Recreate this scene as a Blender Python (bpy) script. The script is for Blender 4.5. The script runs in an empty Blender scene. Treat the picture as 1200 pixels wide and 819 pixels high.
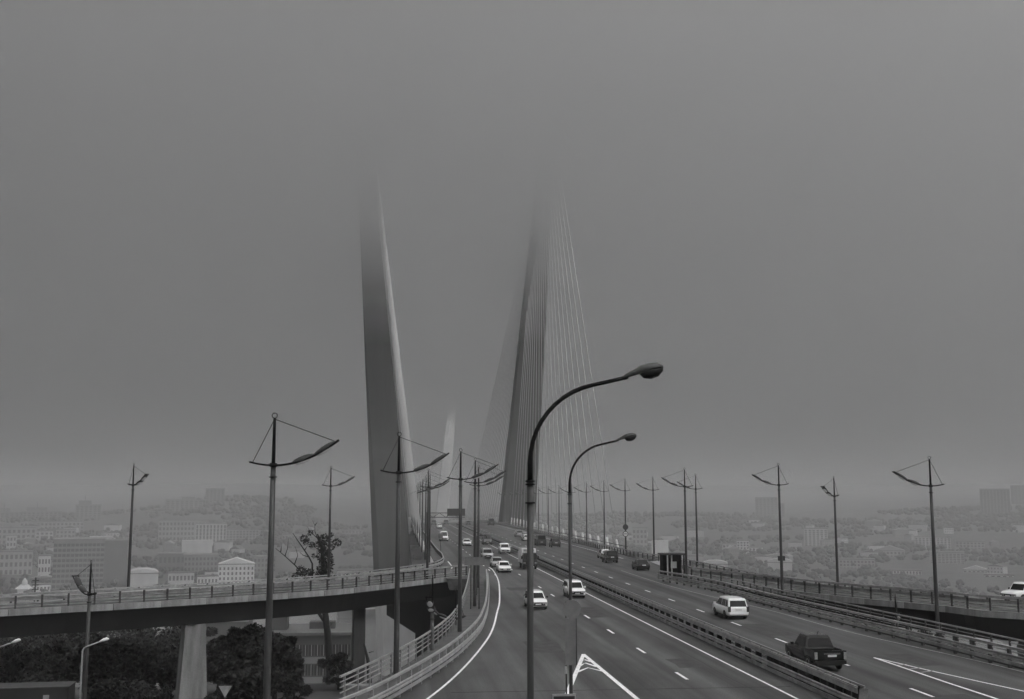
import bpy, math, random
from mathutils import Vector, Matrix, noise

# ------------------------------------------------------------------ camera
H = 9.6                                   # eye height above the carriageway (m)
FPX, CX, CY = 1300.0, 600.0, 409.5        # focal length and centre in photo pixels (1200 x 819)
PITCH = math.atan((584 - CY) / FPX)
YAW = math.atan(133.0 * math.cos(PITCH) / FPX)
scene = bpy.context.scene
cam_data = bpy.data.cameras.new('camera')
cam_data.sensor_width = 36.0
cam_data.lens = 36.0 * FPX / 1200.0
cam_data.clip_start = 0.5
cam_data.clip_end = 12000
cam = bpy.data.objects.new('camera', cam_data)
cam.location = (0, 0, H)
cam.rotation_euler = (math.pi / 2 + PITCH, 0, -YAW)
scene.collection.objects.link(cam)
scene.camera = cam

# ------------------------------------------------------------------ world, sun, exposure
SUN_EL, SUN_AZ = math.radians(56), math.radians(138)      # azimuth clockwise from +Y: behind the camera, right
world = bpy.data.worlds.new('World')
scene.world = world
world.use_nodes = True
wn = world.node_tree
wn.nodes.clear()
sky = wn.nodes.new('ShaderNodeTexSky')
sky.sky_type = 'NISHITA'
sky.sun_disc = False
sky.sun_elevation = SUN_EL
sky.sun_rotation = SUN_AZ
sky.dust_density = 4.0
bw = wn.nodes.new('ShaderNodeRGBToBW')                     # a black-and-white photograph: neutral daylight
bg = wn.nodes.new('ShaderNodeBackground')
bg.inputs['Strength'].default_value = 0.05
wo = wn.nodes.new('ShaderNodeOutputWorld')
wn.links.new(sky.outputs['Color'], bw.inputs['Color'])
wn.links.new(bw.outputs['Val'], bg.inputs['Color'])
wn.links.new(bg.outputs['Background'], wo.inputs['Surface'])

sun_data = bpy.data.lights.new('sun', 'SUN')
sun_data.energy = 1.5
sun_data.angle = math.radians(25)
sun_data.color = (1, 1, 1)
sun = bpy.data.objects.new('sun', sun_data)
sd = Vector((math.sin(SUN_AZ) * math.cos(SUN_EL), math.cos(SUN_AZ) * math.cos(SUN_EL), math.sin(SUN_EL)))
sun.rotation_euler = sd.to_track_quat('Z', 'Y').to_euler()
scene.collection.objects.link(sun)

vs = scene.view_settings
vs.view_transform = 'Standard'
vs.look = 'None'
vs.gamma = 1.0
vs.exposure = 1.3
vs.use_curve_mapping = False
scene.cycles.volume_bounces = 4
scene.cycles.max_bounces = 6
scene.cycles.diffuse_bounces = 2
scene.cycles.use_denoising = True
scene.cycles.adaptive_threshold = 0.02

# ------------------------------------------------------------------ helpers
C = scene.collection
RND = random.Random(7)
FW = Vector((math.sin(YAW) * math.cos(PITCH), math.cos(YAW) * math.cos(PITCH), math.sin(PITCH)))
RT = Vector((math.cos(YAW), -math.sin(YAW), 0))
UP = RT.cross(FW)


def ray(px, py):
    return FW + RT * ((px - CX) / FPX) - UP * ((py - CY) / FPX)


def G(px, py, z=0.0):
    """where the line of sight of a photo point meets the level z"""
    d = ray(px, py)
    t = (z - H) / d.z
    return (d.x * t, d.y * t)


def D(px, py, depth):
    """point of a line of sight at a distance along +Y"""
    d = ray(px, py)
    t = depth / d.y
    return Vector((d.x * t, d.y * t, H + d.z * t))


def tag(o, label, cat, group=None, kind=None):
    if label:
        o['label'] = label
    if cat:
        o['category'] = cat
    if group:
        o['group'] = group
    if kind:
        o['kind'] = kind
    return o


def thing(name, label, cat, loc=(0, 0, 0), rz=0.0, group=None):
    o = bpy.data.objects.new(name, None)
    o.location = loc
    o.rotation_euler = (0, 0, rz)
    o.empty_display_size = 0.3
    C.objects.link(o)
    return tag(o, label, cat, group)


def put(name, mesh, parent=None, loc=(0, 0, 0), rz=0.0, mat=None):
    o = bpy.data.objects.new(name, mesh)
    o.location = loc
    o.rotation_euler = (0, 0, rz)
    C.objects.link(o)
    if parent:
        o.parent = parent
    return o


def copy_tree(o, parent=None):
    c = o.copy()
    C.objects.link(c)
    c.parent = parent
    for ch in o.children:
        copy_tree(ch, c)
    return c


class MB:
    """collects faces for ONE mesh"""
    def __init__(s):
        s.v, s.f, s.sm = [], [], []

    def add(s, vs, fs, smooth=False):
        n = len(s.v)
        s.v += [tuple(p) for p in vs]
        s.f += [tuple(i + n for i in f) for f in fs]
        s.sm += [smooth] * len(fs)
        return s

    def box(s, c, d, rz=0.0, m=None):
        hx, hy, hz = d[0] / 2, d[1] / 2, d[2] / 2
        vs = [Vector((x, y, z)) for z in (-hz, hz) for y in (-hy, hy) for x in (-hx, hx)]
        if rz:
            r = Matrix.Rotation(rz, 3, 'Z')
            vs = [r @ v for v in vs]
        if m:
            vs = [m @ v for v in vs]
        c = Vector(c)
        return s.add([v + c for v in vs], [(0, 2, 3, 1), (4, 5, 7, 6), (0, 1, 5, 4), (2, 6, 7, 3), (0, 4, 6, 2), (1, 3, 7, 5)])

    def tube(s, pts, rad, n=8, cap=True, smooth=True):
        pts = [Vector(p) for p in pts]
        if not hasattr(rad, '__len__'):
            rad = [rad] * len(pts)
        vs, fs = [], []
        prev = None
        for i, p in enumerate(pts):
            t = (pts[min(i + 1, len(pts) - 1)] - pts[max(i - 1, 0)])
            if t.length < 1e-9:
                t = Vector((0, 0, 1))
            t.normalize()
            if prev is None:
                a = Vector((1, 0, 0)) if abs(t.x) < 0.9 else Vector((0, 1, 0))
            else:
                a = prev
            b = t.cross(a)
            b.normalize()
            a = b.cross(t)
            prev = a
            for k in range(n):
                w = 2 * math.pi * k / n
                vs.append(p + (a * math.cos(w) + b * math.sin(w)) * rad[i])
        for i in range(len(pts) - 1):
            for k in range(n):
                k2 = (k + 1) % n
                fs.append((i * n + k, i * n + k2, (i + 1) * n + k2, (i + 1) * n + k))
        s.add(vs, fs, smooth)
        if cap:
            m = len(s.v) - len(vs)
            s.f.append(tuple(m + k for k in reversed(range(n))))
            s.f.append(tuple(m + (len(pts) - 1) * n + k for k in range(n)))
            s.sm += [False, False]
        return s

    def sweep(s, path, prof, closed=True, caps=True, smooth=False):
        """profile of (lateral offset to the left, z) swept along a list of 3D points, kept upright"""
        m = len(prof)
        vs, fs = [], []
        for i, p in enumerate(path):
            a, b = path[max(i - 1, 0)], path[min(i + 1, len(path) - 1)]
            tx, ty = b[0] - a[0], b[1] - a[1]
            l = math.hypot(tx, ty) or 1.0
            nx, ny = -ty / l, tx / l
            for o, z in prof:
                vs.append((p[0] + nx * o, p[1] + ny * o, p[2] + z))
        for i in range(len(path) - 1):
            for k in range(m if closed else m - 1):
                k2 = (k + 1) % m
                fs.append((i * m + k, (i + 1) * m + k, (i + 1) * m + k2, i * m + k2))
        s.add(vs, fs, smooth)
        if caps and closed:
            n = len(s.v) - len(vs)
            s.f.append(tuple(n + k for k in range(m)))
            s.f.append(tuple(n + (len(path) - 1) * m + k for k in reversed(range(m))))
            s.sm += [False, False]
        return s

    def loft(s, rings, smooth=False, caps=True):
        m = len(rings[0])
        vs = [p for r in rings for p in r]
        fs = []
        for i in range(len(rings) - 1):
            for k in range(m):
                k2 = (k + 1) % m
                fs.append((i * m + k, i * m + k2, (i + 1) * m + k2, (i + 1) * m + k))
        s.add(vs, fs, smooth)
        if caps:
            n = len(s.v) - len(vs)
            s.f.append(tuple(n + k for k in reversed(range(m))))
            s.f.append(tuple(n + (len(rings) - 1) * m + k for k in range(m)))
            s.sm += [False, False]
        return s

    def mesh(s, name, mat, fix=True):
        me = bpy.data.meshes.new(name)
        me.from_pydata(s.v, [], s.f)
        me.polygons.foreach_set('use_smooth', s.sm)
        me.materials.append(mat)
        me.update()
        if fix:
            import bmesh
            bm = bmesh.new()
            bm.from_mesh(me)
            bmesh.ops.recalc_face_normals(bm, faces=bm.faces)
            bm.to_mesh(me)
            bm.free()
        return me

    def build(s, name, mat, parent=None, loc=(0, 0, 0), rz=0.0, fix=True):
        return put(name, s.mesh(name, mat, fix), parent, loc, rz)


def spline(pts, step=2.0):
    """smooth curve through 2D/3D points, resampled about every step metres"""
    P = [Vector(p if len(p) == 3 else (p[0], p[1], 0.0)) for p in pts]
    P = [P[0] * 2 - P[1]] + P + [P[-1] * 2 - P[-2]]
    out = []
    for i in range(1, len(P) - 2):
        a, b, c, d = P[i - 1:i + 3]
        n = max(1, int((c - b).length / step + 0.5))
        for k in range(n):
            t = k / n
            out.append(0.5 * ((2 * b) + (c - a) * t + (2 * a - 5 * b + 4 * c - d) * t * t + (3 * b - a - 3 * c + d) * t ** 3))
    out.append(P[-2])
    return out


def along(path, step, start=0.0):
    """(point, heading) every step metres along a path"""
    out, need = [], start
    for a, b in zip(path, path[1:]):
        L = (b - a).length
        while need <= L:
            t = need / L if L else 0
            out.append((a.lerp(b, t), math.atan2(b.y - a.y, b.x - a.x)))
            need += step
        need -= L
    return out


def offset(path, o):
    out = []
    for i, p in enumerate(path):
        a, b = path[max(i - 1, 0)], path[min(i + 1, len(path) - 1)]
        t = Vector((b.x - a.x, b.y - a.y, 0)).normalized()
        out.append(p + Vector((-t.y, t.x, 0)) * o)
    return out


def lerp_tab(tab, v):
    if v <= tab[0][0]:
        return tab[0][1]
    for (a, fa), (b, fb) in zip(tab, tab[1:]):
        if v <= b:
            return fa + (fb - fa) * (v - a) / (b - a)
    return tab[-1][1]


# ------------------------------------------------------------------ materials
MATS = {}


def mat(name, g, rough=0.7, var=0.25, scale=1.5, stretch=(1, 1, 1), bump=0.0, metal=0.0, spec=0.4, fine=0.0, coat=0.0, streak=0.0):
    if name in MATS:
        return MATS[name]
    m = bpy.data.materials.new(name)
    m.use_nodes = True
    nt = m.node_tree
    b = nt.nodes['Principled BSDF']
    b.inputs['Roughness'].default_value = rough
    b.inputs['Metallic'].default_value = metal
    b.inputs['Specular IOR Level'].default_value = spec
    b.inputs['Coat Weight'].default_value = coat
    b.inputs['Base Color'].default_value = (g, g, g, 1)
    if var or bump or fine:
        tc = nt.nodes.new('ShaderNodeTexCoord')
        mp = nt.nodes.new('ShaderNodeMapping')
        mp.inputs['Scale'].default_value = stretch
        nt.links.new(tc.outputs['Object'], mp.inputs['Vector'])
        n1 = nt.nodes.new('ShaderNodeTexNoise')
        n1.inputs['Scale'].default_value = scale
        n1.inputs['Detail'].default_value = 6
        n1.inputs['Roughness'].default_value = 0.62
        nt.links.new(mp.outputs['Vector'], n1.inputs['Vector'])
        r = nt.nodes.new('ShaderNodeMapRange')
        r.inputs['From Min'].default_value = 0.3
        r.inputs['From Max'].default_value = 0.7
        r.inputs['To Min'].default_value = g * (1 - var)
        r.inputs['To Max'].default_value = g * (1 + var)
        nt.links.new(n1.outputs['Fac'], r.inputs['Value'])
        last = r.outputs['Result']
        if fine:
            n2 = nt.nodes.new('ShaderNodeTexNoise')
            n2.inputs['Scale'].default_value = 14.0
            n2.inputs['Detail'].default_value = 4
            nt.links.new(tc.outputs['Object'], n2.inputs['Vector'])
            r2 = nt.nodes.new('ShaderNodeMapRange')
            r2.inputs['From Min'].default_value = 0.3
            r2.inputs['From Max'].default_value = 0.7
            r2.inputs['To Min'].default_value = 1 - fine
            r2.inputs['To Max'].default_value = 1 + fine
            nt.links.new(n2.outputs['Fac'], r2.inputs['Value'])
            mu = nt.nodes.new('ShaderNodeMath')
            mu.operation = 'MULTIPLY'
            nt.links.new(last, mu.inputs[0])
            nt.links.new(r2.outputs['Result'], mu.inputs[1])
            last = mu.outputs['Value']
        if streak:
            mp3 = nt.nodes.new('ShaderNodeMapping')
            mp3.inputs['Scale'].default_value = (0.75, 0.012, 1)
            nt.links.new(tc.outputs['Object'], mp3.inputs['Vector'])
            n3 = nt.nodes.new('ShaderNodeTexNoise')
            n3.inputs['Scale'].default_value = 1.0
            n3.inputs['Detail'].default_value = 3
            nt.links.new(mp3.outputs['Vector'], n3.inputs['Vector'])
            r3 = nt.nodes.new('ShaderNodeMapRange')
            r3.inputs['From Min'].default_value = 0.32
            r3.inputs['From Max'].default_value = 0.68
            r3.inputs['To Min'].default_value = 1 - streak
            r3.inputs['To Max'].default_value = 1 + streak
            nt.links.new(n3.outputs['Fac'], r3.inputs['Value'])
            mu3 = nt.nodes.new('ShaderNodeMath')
            mu3.operation = 'MULTIPLY'
            nt.links.new(last, mu3.inputs[0])
            nt.links.new(r3.outputs['Result'], mu3.inputs[1])
            last = mu3.outputs['Value']
        nt.links.new(last, b.inputs['Base Color'])
        if bump:
            bp = nt.nodes.new('ShaderNodeBump')
            bp.inputs['Strength'].default_value = bump
            bp.inputs['Distance'].default_value = 0.05
            nt.links.new(n1.outputs['Fac'], bp.inputs['Height'])
            nt.links.new(bp.outputs['Normal'], b.inputs['Normal'])
    MATS[name] = m
    return m


M_ASPH = mat('asphalt', 0.078, 0.85, 0.30, 0.35, (1, 0.22, 1), fine=0.3, spec=0.25, streak=0.42)
M_SEAM = mat('asphalt_seam', 0.03, 0.85, 0.3, 1.0, spec=0.25)
M_PATCH = mat('asphalt_patch', 0.056, 0.85, 0.35, 1.2, fine=0.3, spec=0.25)
M_PAINT = mat('road_paint', 0.84, 0.7, 0.15, 1.2, fine=0.3)
M_PAINTW = mat('worn_road_paint', 0.3, 0.7, 0.45, 3.0, fine=0.3)
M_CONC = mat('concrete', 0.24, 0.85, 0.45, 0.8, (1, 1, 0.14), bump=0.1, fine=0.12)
M_CONCD = mat('dark_concrete', 0.085, 0.9, 0.4, 0.5, (1, 1, 0.3), bump=0.1, fine=0.15)  # dark grey, tone varies at random in upright streaks
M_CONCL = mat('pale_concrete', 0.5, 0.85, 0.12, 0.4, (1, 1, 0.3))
M_TOWER = mat('shade_toned_tower_concrete', 0.042, 0.9, 0.35, 0.25, (1, 1, 0.06))  # near-black colour carries the legs' shade; the concrete itself is light grey
M_FAIR = mat('pale_deck_edge', 0.55, 0.6, 0.12, 0.3)
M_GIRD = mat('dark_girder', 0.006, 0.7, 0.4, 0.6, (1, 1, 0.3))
M_GALV = mat('galvanised_steel', 0.36, 0.5, 0.25, 1.2, metal=0.3, fine=0.1)
M_GALVW = mat('weathered_galvanised', 0.3, 0.6, 0.35, 1.2, metal=0.3, fine=0.15)
M_POST = mat('dull_steel_post', 0.055, 0.65, 0.3, 2.0, metal=0.2)
M_POLE = mat('dark_pole_paint', 0.045, 0.45, 0.25, 1.0, (1, 1, 0.2), metal=0.1)
M_POLEG = mat('grey_pole_paint', 0.05, 0.5, 0.25, 1.0, (1, 1, 0.2), metal=0.1)
M_BLACK = mat('black_steel', 0.006, 0.6, 0.2, 2.0, spec=0.2)
M_LUM = mat('luminaire_grey', 0.05, 0.45, 0.2, 4.0)
M_LENS = mat('luminaire_lens', 0.8, 0.25, 0.1, 4.0)
M_WHITE = mat('white_enamel', 0.75, 0.5, 0.1, 3.0)
M_SIGNB = mat('sign_back', 0.16, 0.6, 0.15, 3.0, metal=0.2)
M_SIGND = mat('sign_dark_face', 0.025, 0.4, 0.1, 3.0)
M_CABLE = mat('white_cable_sheath', 0.4, 0.5, 0.08, 0.2)
M_GLASS = mat('car_glass', 0.007, 0.07, 0.0, spec=0.22)
M_RUB = mat('rubber', 0.018, 0.8, 0.2, 5.0)
M_RIM = mat('wheel_rim', 0.25, 0.35, 0.1, 5.0, metal=0.6)
M_CHROME = mat('chrome', 0.6, 0.15, 0.0, metal=0.9)
M_BLKPL = mat('black_plastic', 0.006, 0.6, 0.0)
M_HEAD = mat('headlamp', 0.28, 0.12, 0.0, spec=0.6)
M_TAIL = mat('tail_lamp', 0.06, 0.15, 0.0, spec=0.6)
M_PLATE = mat('number_plate', 0.6, 0.4, 0.2, 20.0)
M_CWHITE = mat('white_car_paint', 0.86, 0.25, 0.04, 2.0, coat=0.5)
M_CSILV = mat('silver_car_paint', 0.42, 0.25, 0.06, 2.0, metal=0.3, coat=0.5)
M_CGREY = mat('grey_car_paint', 0.13, 0.25, 0.06, 2.0, metal=0.3, coat=0.5)
M_CDARK = mat('dark_car_paint', 0.022, 0.3, 0.06, 2.0, coat=0.3)
M_CBLACK = mat('black_car_paint', 0.008, 0.25, 0.06, 2.0, spec=0.3, coat=0.25)
M_BARK = mat('bark', 0.02, 0.95, 0.4, 3.0, (1, 1, 0.2), bump=0.4)
M_LEAF = mat('dark_leaves', 0.018, 0.75, 0.5, 0.6)
M_LEAF2 = mat('dull_leaves', 0.026, 0.75, 0.5, 0.6)
M_LEAFD = mat('black_leaves', 0.012, 0.75, 0.5, 0.6)
M_GROUND = mat('ground', 0.06, 0.95, 0.45, 0.05, bump=0.2, fine=0.2)
M_WOOD = mat('hillside_leaves', 0.035, 0.9, 0.5, 0.03)
M_WIN = mat('window_dark', 0.04, 0.2, 0.3, 0.5)
M_WALL = {k: mat('wall_%d' % int(k * 100), k, 0.85, 0.14, 0.12, (1, 1, 0.5)) for k in (0.07, 0.12, 0.2, 0.32, 0.48, 0.66)}
M_WATER = mat('water', 0.16, 0.18, 0.15, 0.02, bump=0.3, spec=0.5)

# ------------------------------------------------------------------ deck profile and terrain


def deck_z(y):
    return 0.0 if y < 380 else -(y - 380.0) ** 2 / 16000.0


def gauss(x, s):
    return math.exp(-(x / s) ** 2)


WATER_Z = -56.0


def ground_z(x, y):
    if y < 560:
        base = lerp_tab([(-100, -8.6), (105, -8.6), (150, -14), (215, -27), (330, -50), (372, -55), (380, -60), (700, -64)], y)
        if x > 80:
            base = min(base, -8.6 - max(0.0, (x - 80)) * 0.04)
        near = base
        if y < 300 and not (-6 < x < 42):
            near += 0.5 * noise.noise((x * 0.06, y * 0.06, 0.0))
        return near
    az = math.degrees(math.atan2(x, y))
    r = math.hypot(x, y)
    shore = 755 + 25 * noise.noise((az * 0.12, 3.0, 0.0))
    if r < shore:
        return max(-64.0, WATER_Z - 2.0 - 0.02 * (shore - r))
    z = WATER_Z + 1.5 + (r - shore) * 0.051
    hill = 24 * gauss(az + 8.0, 4.6) + 13 * gauss(az - 30.0, 6.5) + 4 * gauss(az + 22, 6)
    z += hill * max(0.0, min(1.0, (r - 1180) / 340.0))
    if r > 1520:
        z -= min(120.0, (r - 1520) * 0.03)
    z += 3.5 * noise.noise((x * 0.006, y * 0.006, 1.0)) * min(1.0, (r - shore) / 150)
    return z


def make_terrain():
    ys = [-120 + 8 * i for i in range(68)] + [430 + 26 * i for i in range(70)] + [2300, 2700, 3300, 4200, 5150, 7000, 8950]
    xs = sorted(set([-5000, -3200, -2400, -2000] + [-1700 + 40 * i for i in range(36)] + [-260 + 8 * i for i in range(62)] + [240 + 40 * i for i in range(42)] + [2100, 2600, 3600, 5000]))
    vs = [(x, y, ground_z(x, y)) for y in ys for x in xs]
    n = len(xs)
    fs = [(j * n + i, j * n + i + 1, (j + 1) * n + i + 1, (j + 1) * n + i) for j in range(len(ys) - 1) for i in range(n - 1)]
    mb = MB()
    mb.add(vs, fs, True)
    tag(mb.build('ground', M_GROUND, fix=False), 'dark rough ground under the roads and the far hillside across the bay', None, kind='structure')
    w = MB()
    w.add([(-2400, 300, WATER_Z), (2600, 300, WATER_Z), (2600, 1100, WATER_Z), (-2400, 1100, WATER_Z)], [(0, 1, 2, 3)])
    tag(w.build('bay_water', M_WATER, fix=False), 'pale still bay water below the bridge', None, kind='structure')


make_terrain()

# ------------------------------------------------------------------ paths of the roads (metres; +Y runs along the bridge)
V = Vector


def bar(z, o, w, h):
    return [(o - w / 2, z - h / 2), (o + w / 2, z - h / 2), (o + w / 2, z + h / 2), (o - w / 2, z + h / 2)]


guard_l = spline([(-34, 14), (-16, 29), (-7, 41)] + [G(*p, 1.1) for p in ((402, 819), (477.5, 784), (530, 752.5), (558, 728), (566, 714), (570, 700), (571, 682), (570, 667))], 1.5)
ped_l = [p for p in offset(guard_l, 2.0)]
guard_r = spline([(36.6, -25), (36.6, 20)] + [G(*p, 1.15) for p in ((1200, 762), (1100, 739), (1000, 717), (900, 695), (846, 681.7), (813, 675), (772, 668.3))], 1.5)
ped_r = [p for p in offset(guard_r, -1.6)][:-12]
ramp_l_near = spline([(-88, 72), (-60, 83)] + [G(*p, 1.3) for p in ((0, 697), (150, 690), (300, 682), (396, 676), (480, 668), (520, 664))] + [G(549, 661.5, 1.3)], 2.0)
ramp_l_far = spline([(-88, 80), (-60, 91)] + [G(*p, 0.85) for p in ((150, 687.5), (300, 679), (396, 672), (491, 661), (516.6, 655), (518, 648))] + [(6.9, 200), (6.9, 240)], 2.0)
ramp_r_near = spline([G(*p, 1.3) for p in ((806, 664), (860, 670), (970, 681.6), (1100, 692), (1200, 700))] + [(78, 78), (105, 66)], 2.0)
rr = offset(ramp_r_near, 7.5)
ramp_r_far = spline([(38.8, 240), (38.8, 195), (39.6, 178), (42.0, 160)] + [(p.x, p.y) for p in rr[6::6]], 2.0)
deck_l = [V((6.9, y, deck_z(y))) for y in range(240, 700, 10)]
deck_r = [V((38.8, y, deck_z(y))) for y in range(240, 700, 10)]


def xy_tab(path):
    t = sorted((p.y, p.x) for p in path)
    return t


# ------------------------------------------------------------------ road sheets (structure)
road = MB()
ltab = xy_tab(offset(guard_l, 2.25))
lmax = ltab[-1][0]
rtab = xy_tab(offset(guard_r, -2.0))
rings = []
yy = [-25 + 4 * i for i in range(int((lmax + 25) / 4))] + [lmax, lmax + 0.05] + [lmax + 4 + 4 * i for i in range(70)] + [lmax + 290 + 20 * i for i in range(26)]
for y in yy:
    xl = lerp_tab(ltab, y) if y <= lmax else 6.0
    if y <= 120:
        xr = lerp_tab(rtab, y)
    else:
        xr = lerp_tab([(120, lerp_tab(rtab, 120)), (138, 36.0), (180, 39.6), (200, 39.0)], y)
    z = deck_z(y)
    rings.append([(xl, y, z), (xl + 0.3, y, z - 1.3), (xr - 0.3, y, z - 1.3), (xr, y, z)])
road.loft(rings)
road_o = tag(road.build('road', M_ASPH), 'grey asphalt carriageways of the bridge approach with worn wheel tracks', None, kind='structure')


def ramp_sheet(name, near, far, label, rev=False):
    n = min(len(near), 60)
    mb = MB()
    vs = []
    N = 60
    def sample(path, t):
        f = t * (len(path) - 1)
        i = min(int(f), len(path) - 2)
        return path[i].lerp(path[i + 1], f - i)
    rings = []
    for k in range(N + 1):
        a, b = sample(near, k / N), sample(far, k / N)
        rings.append([(a.x, a.y, -0.006), (a.x, a.y, -0.5), (b.x, b.y, -0.5), (b.x, b.y, -0.006)])
    mb.loft(rings)
    return tag(mb.build(name, M_ASPH), label, None, kind='structure')


ramp_sheet('ramp_road', offset(ramp_l_near, 0.3), [p for p in ramp_l_far if p.y < 205], 'asphalt of the curved ramp joining from the left')
ramp_sheet('ramp_road', offset(ramp_r_near, 0.3), [p for p in reversed(ramp_r_far) if p.y < 165][::-1], 'asphalt of the curved ramp joining from the right')

# lower street
st = MB()
st.sweep([V((-120, 62, -8.2)), V((-60, 66, -8.2)), V((-20, 72, -8.2)), V((40, 80, -8.2)), V((120, 92, -8.4))], [(-5, 0), (5, 0), (5, -0.3), (-5, -0.3)])
tag(st.build('lower_street', M_ASPH), 'dark street passing low beneath the ramps', None, kind='structure')

# painted markings: parts of the road
MK = 0.006


def line(path, w, parent, name='edge_line', m=None, z=MK):
    mb = MB()
    P = [V((p[0], p[1], (p[2] if len(p) > 2 else 0) + z)) for p in path]
    mb.sweep(P, [(-w / 2, 0.0), (w / 2, 0.0)], closed=False)
    return mb.build(name, m or M_PAINT, parent, fix=False)


def straight(x, y0, y1, step=10):
    n = max(1, int((y1 - y0) / step))
    return [(x, y0 + (y1 - y0) * i / n, deck_z(y0 + (y1 - y0) * i / n)) for i in range(n + 1)]


dash_mesh = None
mb = MB()
mb.add([(-0.09, -1.25, 0), (0.09, -1.25, 0), (0.09, 1.25, 0), (-0.09, 1.25, 0)], [(0, 1, 2, 3)])
dash_mesh = mb.mesh('lane_dash', M_PAINT, fix=False)
XC = G(711.75, 737)[0]
XR = G(783, 701)[0]
XL = G(546, 646)[0]
for x, y0, n in ((XC, 61.3 - 20.6, 36), (XR, 44.6, 37), (XL, 143.0, 24)):
    for i in range(n):
        y = y0 + 10.3 * i
        put('lane_dash', dash_mesh, road_o, (x, y, deck_z(y) + MK))
XA = G(780, 741)[0]
line(straight(XA, -20, 520), 0.14, road_o)
line(straight(24.0 - 1.1, 90, 520), 0.12, road_o, m=M_PAINTW)
XLE = 7.75
line([G(*p) for p in ((529, 666), (530, 663.5))] + straight(XLE, 172, 520), 0.17, road_o)
line(spline([(-5, 38.0)] + [G(*p) for p in ((500, 819), (570, 750), (583, 715), (585.5, 700), (584, 680), (578, 668), (573, 664))], 1.5), 0.14, road_o)
line(straight(36.4, 180, 520), 0.15, road_o)
line(spline([G(*p) for p in ((728, 668), (790, 687.5), (900, 714), (1000, 741), (1200, 787))] + [(34.9, 40), (34.9, -20)], 2), 0.14, road_o, m=M_PAINTW)
line([G(*p) for p in ((662, 819), (684, 766))], 0.24, road_o, 'gore_line')
line([G(*p) for p in ((683.5, 766), (752, 823))], 0.24, road_o, 'gore_line', z=MK + 0.003)
for a, b, c in (((681, 774), (685, 772.5), (693, 775)), ((679, 780), (686, 776.5), (700, 781)), ((676.5, 787), (689, 782), (708, 786.5))):
    line([G(*a), G(*b), G(*c)], 0.24, road_o, 'gore_chevron', m=M_PAINT, z=MK + 0.006)
line([G(*p) for p in ((1025, 770.3), (1109, 799), (1170, 819))], 0.17, road_o, 'gore_line')
line([G(*p) for p in ((1024, 770), (1091, 785.6), (1154, 799.5), (1230, 816))], 0.15, road_o, 'gore_line', z=MK + 0.003)
for a, b in (((1052, 779), (1062, 778)), ((1066, 783.5), (1079, 782)), ((1079, 787.5), (1094, 785.5))):
    line([G(*a), G(*b)], 0.18, road_o, 'gore_chevron', m=M_PAINTW, z=MK + 0.006)
mb = MB(); mb.box((11.5, 57.3, 0.002), (17.5, 0.09, 0.006)); mb.build('expansion_joint', M_SEAM, road_o)
mb = MB(); mb.box((22.5, 160, 0.002), (30, 0.25, 0.006)); mb.build('expansion_joint', M_SEAM, road_o)
mb = MB(); mb.box((22.5, 236, 0.002), (31, 0.3, 0.006)); mb.build('expansion_joint', M_SEAM, road_o)

rp = random.Random(3)
for x, y, w, l in ((9.6, 74, 2.2, 5.5), (16.6, 96, 1.6, 9.0), (13.2, 121, 2.8, 4.0), (27.3, 82, 2.0, 7.5), (31.0, 66, 1.7, 5.0), (23.4, 118, 1.8, 10.0), (16.9, 66, 1.4, 3.6), (26.9, 52, 2.4, 4.6)):
    mb = MB()
    n = 10
    pts = [(x + w / 2 * sx + rp.uniform(-0.1, 0.1), y + l / 2 * sy + rp.uniform(-0.12, 0.12), 0.003) for sx, sy in ((-1, -1), (-0.3, -1), (0.4, -1), (1, -1), (1, -0.2), (1, 0.5), (1, 1), (0.2, 1), (-0.5, 1), (-1, 1), (-1, 0.4), (-1, -0.3))]
    mb.add(pts, [tuple(range(12))])
    mb.build('asphalt_patch', M_PATCH, road_o, fix=False)
for x in (18.0, 22.4, 28.6):
    wob = [(x + 0.05 * math.sin(k * 1.7) + rp.uniform(-0.03, 0.03), 42 + 3.0 * k) for k in range(44)]
    line(wob, 0.055, road_o, 'tar_seam', m=M_SEAM, z=0.0025)

# ------------------------------------------------------------------ cable-stayed bridge
bridge = thing('cable_stayed_bridge', 'cable-stayed bridge whose leaning towers and white cables vanish into low cloud', 'bridge', (21.5, 437, 0))
OB = V((-21.5, -437, 0))
TY, FY = 437.0, 1174.0
TOP = 165.0


def leg(side, y0, ztop, zbot, mdl, name='tower_leg'):
    rings = []
    for z in ((zbot, -40, -22, ztop) if ztop < 0 else (zbot, 0, 12, 30, 60, 90, 120, 145, ztop)):
        hs = 24.7 + 0.083 * z
        w = lerp_tab([(-60, 16.5), (0, 14.0), (107, 8.2), (165, 5.2)], z) / 2
        d = lerp_tab([(-60, 14), (0, 11.0), (107, 7.5), (165, 6)], z) / 2
        ch = lerp_tab([(-60, 2.4), (0, 2.2), (25, 1.5), (70, 0.5), (165, 0.3)], z)
        cx = side * hs + 21.5
        ring = [(-w + ch, -d), (w - ch * 0.4, -d), (w, -d + ch * 0.4), (w, d - ch), (w - ch, d), (-w + ch, d), (-w, d - ch), (-w, -d + ch * 1.6)]
        if side > 0:
            ring = [(-x, y) for x, y in reversed(ring)]
        rings.append([(cx + x + OB.x, y0 + y + OB.y, z) for x, y in ring])
    mb = MB()
    mb.loft(rings)
    return mb.build(name, mdl, bridge)


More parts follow.
